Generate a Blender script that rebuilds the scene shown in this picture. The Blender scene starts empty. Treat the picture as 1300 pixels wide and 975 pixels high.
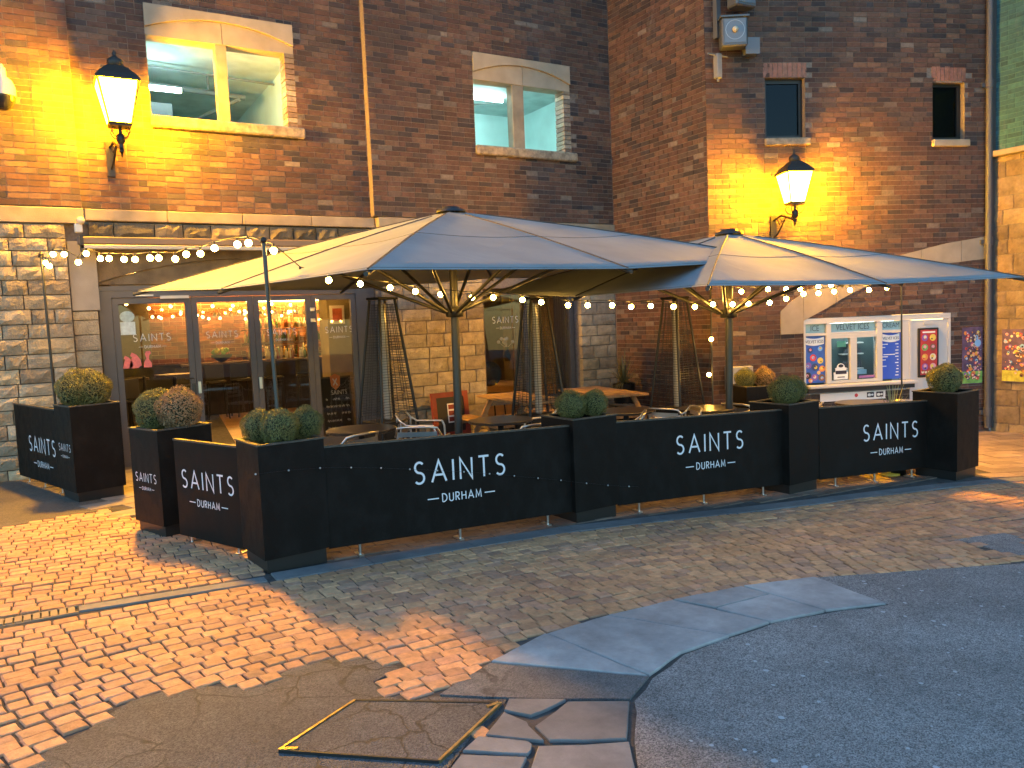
import bpy, math, random
import numpy as np
from mathutils import Vector, Matrix
R = math.radians
rnd = random.Random(7)
sc = bpy.context.scene
col = sc.collection

# ------------------------------------------------------------------ camera
# world: x runs along the brick facade, y is the depth towards it, z is up
PITCH, ROLL, YAW, CAMH, FPX = R(4.55), R(-2.37), R(30.5), 1.75, 1000.0
def camera_axes():
    F = Vector((0, math.cos(PITCH), -math.sin(PITCH))); U = Vector((0, math.sin(PITCH), math.cos(PITCH))); X = Vector((1, 0, 0))
    c, s = math.cos(ROLL), math.sin(ROLL)
    rz = Matrix.Rotation(-YAW, 3, 'Z')
    return rz @ (c*X + s*U), rz @ (-s*X + c*U), rz @ F
AX, AY, AF = camera_axes()
CAM = Vector((0, 0, CAMH))
cd = bpy.data.cameras.new('camera'); cam = bpy.data.objects.new('camera', cd); col.objects.link(cam)
cd.sensor_width = 36; cd.lens = 36*FPX/1300; cd.clip_start = 0.05; cd.clip_end = 500
m3 = Matrix((AX, AY, -AF)).transposed()
cam.matrix_world = Matrix.Translation(CAM) @ m3.to_4x4()
sc.camera = cam
def project(p):
    v = Vector(p) - CAM; d = v.dot(AF)
    return 650 + FPX*v.dot(AX)/d, 487.5 - FPX*v.dot(AY)/d, d

# ------------------------------------------------------------------ light
W = bpy.data.worlds.new('World'); sc.world = W; W.use_nodes = True
nt = W.node_tree; bg = nt.nodes['Background']
sky = nt.nodes.new('ShaderNodeTexSky'); sky.sky_type = 'NISHITA'; sky.sun_disc = False
SUN_EL, SUN_AZ = 5.0, 38.0           # the sun has all but set behind the building
sky.sun_elevation = R(SUN_EL); sky.sun_rotation = R(SUN_AZ); sky.ozone_density = 2.8; sky.dust_density = 0.3
nt.links.new(sky.outputs[0], bg.inputs[0]); bg.inputs[1].default_value = 0.15
sd = bpy.data.lights.new('sun', 'SUN'); sd.energy = 0.05; sd.angle = R(0.5); sd.color = (1, .8, .6)
so = bpy.data.objects.new('sun', sd); col.objects.link(so)
sdir = Vector((math.sin(R(SUN_AZ))*math.cos(R(SUN_EL)), math.cos(R(SUN_AZ))*math.cos(R(SUN_EL)), math.sin(R(SUN_EL))))
so.rotation_euler = sdir.to_track_quat('Z', 'Y').to_euler()
sc.view_settings.view_transform = 'Standard'; sc.view_settings.look = 'None'
sc.view_settings.exposure = 2.75; sc.view_settings.gamma = 1; sc.view_settings.use_curve_mapping = False
LAMP = 165.0        # sodium lantern panes
BULB = 34.0        # festoon bulbs

def gz(u, v): return .016 - .0302*u + .0039*v     # the street falls gently to the right

# ------------------------------------------------------------------ materials
def mat(name): 
    m = bpy.data.materials.new(name); m.use_nodes = True
    return m, m.node_tree.nodes, m.node_tree.links, m.node_tree.nodes['Principled BSDF']
def plain(name, c, rough=.6, metal=0, spec=.5, bump=0, bscale=60, var=0, vscale=8):
    m, N, L, b = mat(name)
    b.inputs['Base Color'].default_value = (*c, 1); b.inputs['Roughness'].default_value = rough
    b.inputs['Metallic'].default_value = metal; b.inputs['Specular IOR Level'].default_value = spec
    if var or bump:
        tc = N.new('ShaderNodeTexCoord')
    if var:
        n = N.new('ShaderNodeTexNoise'); n.inputs['Scale'].default_value = vscale; n.inputs['Detail'].default_value = 5
        L.new(tc.outputs['Object'], n.inputs['Vector'])
        r = N.new('ShaderNodeMapRange'); r.inputs['From Min'].default_value = .3; r.inputs['From Max'].default_value = .7
        r.inputs['To Min'].default_value = 1-var; r.inputs['To Max'].default_value = 1+var
        L.new(n.outputs['Fac'], r.inputs['Value'])
        mx = N.new('ShaderNodeVectorMath'); mx.operation = 'SCALE'; mx.inputs[0].default_value = c
        L.new(r.outputs['Result'], mx.inputs['Scale']); L.new(mx.outputs[0], b.inputs['Base Color'])
    if bump:
        n2 = N.new('ShaderNodeTexNoise'); n2.inputs['Scale'].default_value = bscale; n2.inputs['Detail'].default_value = 4
        L.new(tc.outputs['Object'], n2.inputs['Vector'])
        bp = N.new('ShaderNodeBump'); bp.inputs['Strength'].default_value = bump; bp.inputs['Distance'].default_value = .01
        L.new(n2.outputs['Fac'], bp.inputs['Height']); L.new(bp.outputs[0], b.inputs['Normal'])
    return m
def tinted(name, rough=.85, var=.25, vscale=18, bump=.5, bscale=90, dist=.004, spec=.3, stain=0):
    m, N, L, b = mat(name)
    a = N.new('ShaderNodeAttribute'); a.attribute_name = 'tint'
    g = N.new('ShaderNodeNewGeometry')
    n = N.new('ShaderNodeTexNoise'); n.inputs['Scale'].default_value = vscale; n.inputs['Detail'].default_value = 6; n.inputs['Roughness'].default_value = .65
    L.new(g.outputs['Position'], n.inputs['Vector'])
    r = N.new('ShaderNodeMapRange'); r.inputs['From Min'].default_value = .3; r.inputs['From Max'].default_value = .7
    r.inputs['To Min'].default_value = 1-var; r.inputs['To Max'].default_value = 1+var
    L.new(n.outputs['Fac'], r.inputs['Value'])
    mx = N.new('ShaderNodeVectorMath'); mx.operation = 'SCALE'
    L.new(a.outputs['Vector'], mx.inputs[0]); L.new(r.outputs['Result'], mx.inputs['Scale'])
    out = mx.outputs[0]
    if stain:
        n3 = N.new('ShaderNodeTexNoise'); n3.inputs['Scale'].default_value = .9; n3.inputs['Detail'].default_value = 7; n3.inputs['Roughness'].default_value = .7
        L.new(g.outputs['Position'], n3.inputs['Vector'])
        r3 = N.new('ShaderNodeMapRange'); r3.inputs['From Min'].default_value = .35; r3.inputs['From Max'].default_value = .68
        r3.inputs['To Min'].default_value = 1-stain; r3.inputs['To Max'].default_value = 1+stain*.5
        L.new(n3.outputs['Fac'], r3.inputs['Value'])
        m2 = N.new('ShaderNodeVectorMath'); m2.operation = 'SCALE'; L.new(out, m2.inputs[0]); L.new(r3.outputs['Result'], m2.inputs['Scale']); out = m2.outputs[0]
    if name == 'brick':
        mp = N.new('ShaderNodeMapping'); mp.inputs['Scale'].default_value = (2.2, 2.2, .9); L.new(g.outputs['Position'], mp.inputs[0])
        n4 = N.new('ShaderNodeTexNoise'); n4.inputs['Scale'].default_value = 1.5; n4.inputs['Detail'].default_value = 9; n4.inputs['Roughness'].default_value = .75; L.new(mp.outputs[0], n4.inputs['Vector'])
        r4 = N.new('ShaderNodeMapRange'); r4.inputs['From Min'].default_value = .60; r4.inputs['From Max'].default_value = .78; r4.inputs['To Max'].default_value = .45; L.new(n4.outputs['Fac'], r4.inputs['Value'])
        m4 = N.new('ShaderNodeMix'); m4.data_type = 'RGBA'; m4.inputs[7].default_value = (.26,.24,.23,1); L.new(r4.outputs['Result'], m4.inputs[0]); L.new(out, m4.inputs[6]); out = m4.outputs[2]
    L.new(out, b.inputs['Base Color'])
    b.inputs['Roughness'].default_value = rough; b.inputs['Specular IOR Level'].default_value = spec
    n2 = N.new('ShaderNodeTexNoise'); n2.inputs['Scale'].default_value = bscale; n2.inputs['Detail'].default_value = 5
    L.new(g.outputs['Position'], n2.inputs['Vector'])
    bp = N.new('ShaderNodeBump'); bp.inputs['Strength'].default_value = bump; bp.inputs['Distance'].default_value = dist
    L.new(n2.outputs['Fac'], bp.inputs['Height']); L.new(bp.outputs[0], b.inputs['Normal'])
    return m
def emit(name, c, s):
    m, N, L, b = mat(name)
    b.inputs['Base Color'].default_value = (0, 0, 0, 1); b.inputs['Emission Color'].default_value = (*c, 1); b.inputs['Emission Strength'].default_value = s
    return m
def asphalt(name, c, crack=0, speck=.5, cscale=3.0, rough=.75):
    m, N, L, b = mat(name)
    g = N.new('ShaderNodeNewGeometry')
    def noise(s, d=4, ro=.6):
        n = N.new('ShaderNodeTexNoise'); n.inputs['Scale'].default_value = s; n.inputs['Detail'].default_value = d; n.inputs['Roughness'].default_value = ro
        L.new(g.outputs['Position'], n.inputs['Vector']); return n.outputs['Fac']
    def rng(x, a, bb, c0, c1):
        r = N.new('ShaderNodeMapRange'); r.inputs['From Min'].default_value = a; r.inputs['From Max'].default_value = bb
        r.inputs['To Min'].default_value = c0; r.inputs['To Max'].default_value = c1; L.new(x, r.inputs['Value']); return r.outputs['Result']
    def mul(x, y):
        k = N.new('ShaderNodeMath'); k.operation = 'MULTIPLY'; L.new(x, k.inputs[0]); L.new(y, k.inputs[1]); return k.outputs[0]
    v = N.new('ShaderNodeTexVoronoi'); v.inputs['Scale'].default_value = 190; L.new(g.outputs['Position'], v.inputs['Vector'])
    sepc = N.new('ShaderNodeSeparateColor'); L.new(v.outputs['Color'], sepc.inputs[0])
    f = mul(rng(noise(1.1, 7, .7), .3, .7, .68, 1.3), rng(sepc.outputs[0], 0, 1, 1-speck, 1+speck))
    f = mul(f, rng(noise(14, 6, .75), .3, .7, .8, 1.2))
    h = rng(v.outputs['Distance'], 0, .7, 1, 0)
    if crack:
        nv = N.new('ShaderNodeTexNoise'); nv.inputs['Scale'].default_value = 2.5; nv.inputs['Detail'].default_value = 6; L.new(g.outputs['Position'], nv.inputs['Vector'])
        ad = N.new('ShaderNodeVectorMath'); ad.operation = 'MULTIPLY_ADD'; ad.inputs[1].default_value = (.35, .35, .35)
        L.new(nv.outputs['Color'], ad.inputs[0]); L.new(g.outputs['Position'], ad.inputs[2])
        cv = N.new('ShaderNodeTexVoronoi'); cv.feature = 'DISTANCE_TO_EDGE'; cv.inputs['Scale'].default_value = cscale; L.new(ad.outputs[0], cv.inputs['Vector'])
        k = rng(cv.outputs['Distance'], .0, .03, 0, 1)
        gate = rng(noise(1.1, 3), .42, .55, 1, 0)
        kk = N.new('ShaderNodeMath'); kk.operation = 'MAXIMUM'; L.new(k, kk.inputs[0]); L.new(gate, kk.inputs[1])
        f = mul(f, rng(kk.outputs[0], 0, 1, .12, 1)); h = mul(h, kk.outputs[0])
    mx = N.new('ShaderNodeVectorMath'); mx.operation = 'SCALE'; mx.inputs[0].default_value = c; L.new(f, mx.inputs['Scale']); L.new(mx.outputs[0], b.inputs['Base Color'])
    bp = N.new('ShaderNodeBump'); bp.inputs['Strength'].default_value = .6; bp.inputs['Distance'].default_value = .006; L.new(h, bp.inputs['Height']); L.new(bp.outputs[0], b.inputs['Normal'])
    b.inputs['Roughness'].default_value = rough
    return m
def glassmat(name, tint=(1, 1, 1), refl=1.0):
    m, N, L, b = mat(name); N.remove(b); o = N['Material Output']
    t = N.new('ShaderNodeBsdfTransparent'); t.inputs[0].default_value = (*tint, 1)
    gl = N.new('ShaderNodeBsdfGlossy'); gl.inputs['Roughness'].default_value = .01
    f = N.new('ShaderNodeFresnel'); f.inputs[0].default_value = 1.5
    k = N.new('ShaderNodeMath'); k.operation = 'MULTIPLY'; k.inputs[1].default_value = refl; L.new(f.outputs[0], k.inputs[0])
    mx = N.new('ShaderNodeMixShader'); L.new(k.outputs[0], mx.inputs[0]); L.new(t.outputs[0], mx.inputs[1]); L.new(gl.outputs[0], mx.inputs[2]); L.new(mx.outputs[0], o.inputs[0])
    return m
M_BRICK = tinted('brick', var=.3, stain=.3)
M_STONE = tinted('sandstone', var=.3, vscale=7, bump=.9, bscale=45, dist=.012, stain=.3)
M_SETT = tinted('sett_stone', rough=.7, var=.25, vscale=22, bump=.8, bscale=120, dist=.004, spec=.4, stain=.25)
M_SLAB = tinted('flagstone', rough=.7, var=.22, vscale=5, bump=.5, bscale=110, dist=.004, stain=.3)
M_MORTAR = plain('mortar', (.17, .135, .11), .95, bump=.3, var=.25, vscale=30)
M_JOINT = plain('joint_dirt', (.06, .052, .045), .95, bump=.5, bscale=80, var=.4, vscale=12)
M_CUTSTONE = plain('cut_sandstone', (.27, .21, .145), .85, bump=.25, bscale=120, var=.22, vscale=5)
M_PALESTONE = plain('pale_cut_stone', (.30, .245, .18), .85, bump=.2, bscale=120, var=.15, vscale=4)
M_SILL = plain('weathered_sill_stone', (.26, .2, .14), .9, bump=.8, bscale=70, var=.45, vscale=14)
M_FRAME = plain('grey_powder_coat', (.075, .068, .066), .45, var=.08)
M_BLACK = plain('black_painted_board', (.011, .008, .006), .6, spec=.10, var=.3, vscale=3, bump=.05, bscale=200)
def dusty(m):
    N, L = m.node_tree.nodes, m.node_tree.links; b = N['Principled BSDF']; g = N.new('ShaderNodeNewGeometry')
    mp = N.new('ShaderNodeMapping'); mp.inputs['Scale'].default_value = (5, 5, 3); L.new(g.outputs['Position'], mp.inputs[0])
    n = N.new('ShaderNodeTexNoise'); n.inputs['Scale'].default_value = 1.6; n.inputs['Detail'].default_value = 8; n.inputs['Roughness'].default_value = .7; L.new(mp.outputs[0], n.inputs[0])
    n2 = N.new('ShaderNodeTexNoise'); n2.inputs['Scale'].default_value = 70; n2.inputs['Detail'].default_value = 4; L.new(g.outputs['Position'], n2.inputs[0])
    r = N.new('ShaderNodeMapRange'); r.inputs['From Min'].default_value = .45; r.inputs['From Max'].default_value = .8; L.new(n.outputs['Fac'], r.inputs[0])
    r2 = N.new('ShaderNodeMapRange'); r2.inputs['From Min'].default_value = .62; r2.inputs['From Max'].default_value = .72; r2.inputs['To Max'].default_value = .6; L.new(n2.outputs['Fac'], r2.inputs[0])
    ad = N.new('ShaderNodeMath'); ad.use_clamp = True; L.new(r.outputs[0], ad.inputs[0]); L.new(r2.outputs[0], ad.inputs[1])
    mx = N.new('ShaderNodeMix'); mx.data_type = 'RGBA'; mx.inputs[6].default_value = (.008,.0065,.0055,1); mx.inputs[7].default_value = (.017,.0145,.0125,1); L.new(ad.outputs[0], mx.inputs[0]); L.new(mx.outputs[2], b.inputs['Base Color'])
    rr_ = N.new('ShaderNodeMapRange'); rr_.inputs['To Min'].default_value = .5; rr_.inputs['To Max'].default_value = .8; L.new(ad.outputs[0], rr_.inputs[0]); L.new(rr_.outputs[0], b.inputs['Roughness'])
dusty(M_BLACK)
M_BLACKM = plain('black_metal', (.016, .015, .014), .42, metal=.3)
M_MAST = plain('anthracite_metal', (.05, .05, .045), .4, metal=.5)
M_WHITE = plain('white_lettering', (.68, .68, .7), .5)
M_ALU = plain('aluminium', (.62, .6, .57), .3, metal=1)
M_TABLE = plain('dark_table_top', (.03, .022, .016), .28, var=.2)
M_WOOD = plain('pale_wood', (.27, .165, .08), .6, bump=.1, var=.3, vscale=6)
M_UPVC = plain('white_frame_paint', (.5, .48, .46), .4)
M_GLASS = glassmat('window_glass', (.93, .95, .94))
M_GLASSD = glassmat('dark_window_glass', (.4, .42, .43), .35)
M_DARK = plain('dark_interior', (.02, .018, .016), .7)
M_LAMP = emit('sodium_lit_pane', (1, .45, .002), LAMP)
M_LAMPF = emit('sodium_lit_front_pane', (1, .45, .002), LAMP*2.7); M_LAMPB = emit('sodium_lit_back_pane', (1, .45, .002), LAMP*.3)
M_BULB = emit('warm_bulb', (1, .5, .08), BULB)
M_SMALLBULB = emit('small_warm_bulb', (1, .55, .14), 7)
M_TUBE = emit('cool_tube', (.7, 1, .98), 8)
M_BARFILL = emit('bar_strip_light', (1, .48, .10), 27)

# ------------------------------------------------------------------ mesh builder
class MB:
    def __init__(s): s.v = []; s.f = []; s.t = []; s.tint = None; s.sm = []
    def add(s, vs, fs, tint=None, smooth=False):
        o = len(s.v); s.v += [tuple(p) for p in vs]; s.f += [tuple(i+o for i in f) for f in fs]
        s.t += [tint or s.tint or (1, 1, 1)]*len(vs); s.sm += [smooth]*len(fs); return s
    def box(s, x0, x1, y0, y1, z0, z1, mtx=None, tint=None):
        vs = [Vector(p) for p in ((x0,y0,z0),(x1,y0,z0),(x1,y1,z0),(x0,y1,z0),(x0,y0,z1),(x1,y0,z1),(x1,y1,z1),(x0,y1,z1))]
        if mtx: vs = [mtx @ p for p in vs]
        return s.add(vs, [(0,3,2,1),(4,5,6,7),(0,1,5,4),(1,2,6,5),(2,3,7,6),(3,0,4,7)], tint)
    def bbox(s, x0, x1, y0, y1, z0, z1, b=.01, mtx=None):     # box with chamfered edges
        xs = (x0, x0+b, x1-b, x1); out = []; idx = {}
        fs = []
        def V(p):
            k = tuple(round(c, 6) for c in p)
            if k not in idx: idx[k] = len(out); out.append(Vector(p))
            return idx[k]
        X=(x0,x1);Y=(y0,y1);Z=(z0,z1);s_=lambda a:(1,-1)[a]
        def c(i,j,k,ax):
            p=[X[i],Y[j],Z[k]];d=(s_(i)*b,s_(j)*b,s_(k)*b)
            for a in range(3):
                if a!=ax: p[a]+=d[a]
            return V(p)
        for ax in range(3):
            for sd_ in (0,1):
                q=[]
                for a,bb in ((0,0),(1,0),(1,1),(0,1)):
                    t=[0,0,0];t[ax]=sd_;o=[k for k in range(3) if k!=ax];t[o[0]]=a;t[o[1]]=bb;q.append(c(*t,ax))
                flip = (sd_==1)!=(ax==1)
                fs.append(tuple(q) if flip else tuple(reversed(q)))
        for ax in range(3):
            o=[k for k in range(3) if k!=ax]
            for a in (0,1):
                for bb in (0,1):
                    t0=[0,0,0];t0[o[0]]=a;t0[o[1]]=bb;t1=list(t0);t1[ax]=1
                    q=[c(*t0,o[0]),c(*t1,o[0]),c(*t1,o[1]),c(*t0,o[1])]
                    fs.append(tuple(q))
        for i in (0,1):
            for j in (0,1):
                for k in (0,1): fs.append((c(i,j,k,0),c(i,j,k,1),c(i,j,k,2)))
        ctr=Vector(((x0+x1)/2,(y0+y1)/2,(z0+z1)/2)); ff=[]
        for f in fs:
            n=(out[f[1]]-out[f[0]]).cross(out[f[2]]-out[f[0]]); mid=sum((out[i] for i in f),Vector())/len(f)
            ff.append(f if n.dot(mid-ctr)>0 else tuple(reversed(f)))
        if mtx: out=[mtx @ p for p in out]
        return s.add(out, ff)
    def prism(s, poly, a0, a1, fn):     # polygon extruded; fn(x, y, a) -> point
        n = len(poly); vs = [fn(x, y, a0) for x, y in poly] + [fn(x, y, a1) for x, y in poly]
        fs = [tuple(range(n)), tuple(range(2*n-1, n-1, -1))] + [(i, i+n, (i+1) % n + n, (i+1) % n) for i in range(n)]
        return s.add(vs, fs)
    def tube(s, pts, r, seg=6, cap=True, smooth=True):
        pts = [Vector(p) for p in pts]; n = len(pts); rs = r if isinstance(r, (list, tuple)) else [r]*n
        vs = []; up = None
        for i, p in enumerate(pts):
            d = (pts[min(i+1, n-1)] - pts[max(i-1, 0)]).normalized()
            if up is None: up = d.orthogonal().normalized()
            a = (up - d*up.dot(d)); a = a.normalized() if a.length > 1e-5 else d.orthogonal().normalized(); up = a; b = d.cross(a)
            for k in range(seg):
                t = 2*math.pi*k/seg; vs.append(p + (a*math.cos(t) + b*math.sin(t))*rs[i])
        fs = [(i*seg+k, i*seg+(k+1) % seg, (i+1)*seg+(k+1) % seg, (i+1)*seg+k) for i in range(n-1) for k in range(seg)]
        s.add(vs, fs, smooth=smooth)
        if cap: s.add(vs[:seg], [tuple(range(seg-1, -1, -1))]); s.add(vs[-seg:], [tuple(range(seg))])
        return s
    def lathe(s, prof, seg=16, c=(0, 0, 0), smooth=True):
        vs = []; n = len(prof)
        for r, z in prof:
            for k in range(seg):
                t = 2*math.pi*k/seg; vs.append((c[0]+r*math.cos(t), c[1]+r*math.sin(t), c[2]+z))
        fs = [(i*seg+k, i*seg+(k+1) % seg, (i+1)*seg+(k+1) % seg, (i+1)*seg+k) for i in range(n-1) for k in range(seg)]
        return s.add(vs, fs, smooth=smooth)
    def sphere(s, c, r, seg=10, rings=6):
        return s.lathe([(r*math.sin(math.pi*i/rings)+1e-5, -r*math.cos(math.pi*i/rings)) for i in range(rings+1)], seg, c)
    def mesh(s, name):
        me = bpy.data.meshes.new(name); me.from_pydata([tuple(p) for p in s.v], [], s.f)
        at = me.color_attributes.new('tint', 'FLOAT_COLOR', 'POINT')
        a = np.ones((len(s.v), 4), dtype=np.float32)
        if s.v: a[:, :3] = np.array(s.t, dtype=np.float32)
        at.data.foreach_set('color', a.ravel()); me.polygons.foreach_set('use_smooth', s.sm); me.update()
        return me
    def build(s, name, m, parent=None, label=None, kind=None, loc=None):
        return link(name, s.mesh(name), m, parent, label, kind, loc)
def link(name, me, m, parent=None, label=None, kind=None, loc=None):
    if m and not me.materials: me.materials.append(m)
    o = bpy.data.objects.new(name, me); col.objects.link(o)
    if parent: o.parent = parent
    if label: o['label'] = label
    if kind: o['kind'] = kind
    if loc: o.location = loc
    return o
def thing(name, label, cat, loc=(0, 0, 0), rz=0, group=None):
    o = bpy.data.objects.new(name, None); o.empty_display_size = .2; col.objects.link(o); o.location = loc; o.rotation_euler = (0, 0, rz)
    tag(o, label, cat, group); return o
def tag(o, label, cat, group=None):
    o['label'] = label; o['category'] = cat
    if group: o['group'] = group
    return o
KIDS = {}
def dup(root, label, loc, rz=0, scale=None):
    def rec(o, par):
        c = o.copy(); col.objects.link(c)
        if par: c.parent = par
        for ch in o.children: rec(ch, c)
        return c
    r = rec(root, None); r.location = loc; r.rotation_euler = (0, 0, rz)
    if scale: r.scale = scale
    r['label'] = label; return r

# ---- stroke lettering (thin geometric capitals), unit height
def arc(cx, cy, rx, ry, a0, a1, n=10): return [(cx+rx*math.cos(R(a0+(a1-a0)*i/n)), cy+ry*math.sin(R(a0+(a1-a0)*i/n))) for i in range(n+1)]
GL = {'A': (.74, [[(0,0),(.37,1),(.74,0)], [(.17,.33),(.57,.33)]]), 'I': (.0, [[(0,0),(0,1)]]), 'N': (.62, [[(0,0),(0,1),(.62,0),(.62,1)]]),
      'T': (.56, [[(0,1),(.56,1)], [(.28,.95),(.28,0)]]),
      'S': (.5, [arc(.26,.755,.22,.245,38,270,12)[:-1] + arc(.24,.255,.24,.255,90,-142,12)]),
      'D': (.6, [[(0,0),(0,1),(.14,1)] + arc(.14,.5,.46,.5,80,-80,12) + [(.14,0),(.03,0)]]), 'U': (.54, [[(0,1),(0,.3)] + arc(.27,.28,.27,.28,180,360,10) + [(.54,1)]]),
      'R': (.48, [[(0,0),(0,1),(.2,1)] + arc(.2,.74,.26,.26,80,-80,8) + [(.04,.48)], [(.2,.45),(.48,0)]]), 'H': (.56, [[(0,0),(0,1)], [(.56,0),(.56,1)], [(.05,.52),(.51,.52)]]),
      'M': (.72, [[(0,0),(.06,1),(.36,.2),(.66,1),(.72,0)]]), '-': (.9, [[(0,.5),(.9,.5)]]), ' ': (.25, [])}
def ribbon(mb, pl, w, fn, y=0):
    n = len(pl); L_ = []; 
    for i in range(n):
        p = Vector(pl[i]); 
        if i == 0: t = (Vector(pl[1])-p).normalized(); m = Vector((-t.y, t.x))
        elif i == n-1: t = (p-Vector(pl[i-1])).normalized(); m = Vector((-t.y, t.x))
        else:
            t0 = (p-Vector(pl[i-1])).normalized(); t1 = (Vector(pl[i+1])-p).normalized()
            n0 = Vector((-t0.y, t0.x)); n1 = Vector((-t1.y, t1.x)); m = (n0+n1); k = m.length
            m = m.normalized()/max(.42, k/2) if k > 1e-4 else n0
        L_.append((p+m*w/2, p-m*w/2))
    vs = [fn(q.x, q.y, y) for pr in L_ for q in pr]
    mb.add(vs, [(2*i, 2*i+1, 2*i+3, 2*i+2) for i in range(n-1)])
def lettering(text, width, cx, zc, h, fn, stroke, mb=None):
    mb = mb or MB(); ws = [GL[c][0]*h for c in text]; gap = (width-sum(ws))/(len(text)-1); x = cx-width/2
    for c, w in zip(text, ws):
        for j, pl in enumerate(GL[c][1]): ribbon(mb, [(x+p[0]*h, zc-h/2+p[1]*h) for p in pl], stroke, fn, .0006*j)
        x += w+gap
    return mb
def brand_mark(width, cx, zc, fn):      # SAINTS over -DURHAM-
    mb = lettering('SAINTS', width, cx, zc, width*.207, fn, width*.0215)
    z2 = zc-width*.27
    lettering('DURHAM', width*.43, cx, z2, width*.08, fn, width*.0105, mb)
    for sx in (-1, 1): ribbon(mb, [(cx+sx*width*.255, z2), (cx+sx*width*.375, z2)], width*.011, fn)
    return mb
def text_mesh(body, size, m, parent, mtx, name='lettering', ext=.001, align='CENTER', sx=1):
    c = bpy.data.curves.new('text', 'FONT'); c.body = body; c.size = size; c.extrude = ext; c.align_x = align; c.align_y = 'CENTER'; c.resolution_u = 3
    t = bpy.data.objects.new('text', c); me = bpy.data.meshes.new_from_object(t); bpy.data.objects.remove(t); bpy.data.curves.remove(c)
    me.transform(Matrix.Diagonal((sx, 1, 1, 1))); me.transform(mtx); me.materials.clear()
    return link(name, me, m, parent)
def wallm(x, y, z): return Matrix.Translation((x, y, z)) @ Matrix.Rotation(math.pi/2, 4, 'X')

# ================================================================== SETTING: ground
def interp(pts):
    xs = np.array([p[0] for p in pts], float); ys = np.array([p[1] for p in pts], float)
    def f(x):   # monotone-ish smooth interpolation
        x = np.asarray(x, float); k = .35
        return (np.interp(x-k, xs, ys)+np.interp(x, xs, ys)*2+np.interp(x+k, xs, ys))/4
    return f
kerb_v = interp([(-6,5.7),(0,5.68),(2,5.68),(3.7,5.66),(4.5,5.52),(6.2,5.2),(7,5.12),(8.6,4.86),(10.5,4.3),(13,3.4),(16,2.2)])
slab_v = interp([(-6,2.9),(-1.5,3.0),(-.5,3.3),(.5,3.72),(1.5,3.84),(2.8,3.78),(4,3.68),(4.5,3.55),(5.4,3.23),(6,3.0),(7,2.75),(8,2.5),(10,2.0),(16,.8)])
def sheet(name, poly, m, dz=0, th=.05, label=None, kind='structure', parent=None, tint=None, jitter=0, cat=None):
    mb = MB(); mb.tint = tint
    pl = list(poly)
    if jitter:
        q = []
        for i, p in enumerate(pl):
            a = Vector(p); b = Vector(pl[(i+1) % len(pl)]); n = max(1, int((b-a).length/.12)); t = (b-a).normalized() if (b-a).length else Vector((1, 0))
            for k in range(n):
                w = a.lerp(b, k/n) + Vector((-t.y, t.x))*rnd.uniform(-jitter, jitter)*(k > 0); q.append((w.x, w.y))
        pl = q
    ar = sum(pl[i][0]*pl[(i+1) % len(pl)][1]-pl[(i+1) % len(pl)][0]*pl[i][1] for i in range(len(pl)))
    if ar < 0: pl = pl[::-1]
    mb.prism(pl, dz, dz-th, lambda x, y, a: (x, y, gz(x, y)+a))
    o = mb.build(name, m, parent, label, kind)
    return o
sheet('ground', [(-60,-60),(60,-60),(60,60),(-60,60)], M_JOINT, -.011, .2)
M_ASPH = asphalt('street_asphalt', (.205, .188, .174), 0, .7)
M_ASPH2 = asphalt('cracked_asphalt', (.082, .08, .08), 1, .6, 3.2)
M_ASPH3 = asphalt('patch_asphalt', (.135, .13, .125), 1, .4, 2.2)
P_ASPHR = [(1.75,1.9),(1.89,2.35),(2.02,2.53),(2.25,2.81),(2.48,2.95),(2.81,3.08),(3.2,3.11),(3.55,3.13),(3.96,3.07),(4.41,2.96),(4.48,3.57),(5.36,3.23),(6.0,2.97),(7,2.7),(8,2.45),(10,1.95),(16,.7),(16,-6),(-6,-6),(-6,1.0)]
P_ASPHBL = [(-.6,3.3),(-.22,3.67),(-.08,3.81),(.03,3.88),(.16,4.03),(.23,4.09),(.37,4.11),(.48,4.05),(.55,4.07),(.67,3.98),(.82,3.91),(.9,4.0),(1.08,4.1),(1.31,4.0),(1.48,3.72),(1.37,3.7),(1.28,3.66),(1.28,3.49),(1.35,3.38),(1.48,3.35),(1.75,3.14),(1.69,3.09),(1.45,2.93),(1.35,2.84),(1.25,2.75),(1.1,2.6),(.9,2.3),(-.6,2.6)]
P_TAR = [(1.5,3.35),(1.88,3.535),(2.47,2.965),(2.24,2.83),(1.99,2.99),(1.76,3.15)]
P_ASPHL = [(-3,7.9),(-.51,8.46),(-.28,8.62),(.09,8.75),(.44,8.81),(.5,9.2),(.3,11.3),(-3,11.3)]
P_ASPHRP = [(6.2,3.59),(6.24,3.43),(6.14,3.17),(6.22,3.07),(6.74,3.3),(6.75,3.5)]
sheet('road', P_ASPHR, M_ASPH, -.006, .1, jitter=.012)
sheet('pavement', P_ASPHBL, M_ASPH2, -.006, .1, jitter=.01)
sheet('pavement', P_TAR, M_ASPH3, .0, .1, jitter=.004)
sheet('pavement', P_ASPHL, asphalt('brown_asphalt', (.1, .085, .065), 0, .5), -.006, .1, jitter=.01)
sheet('pavement', P_ASPHRP, M_ASPH, -.002, .1, jitter=.01)
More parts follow.
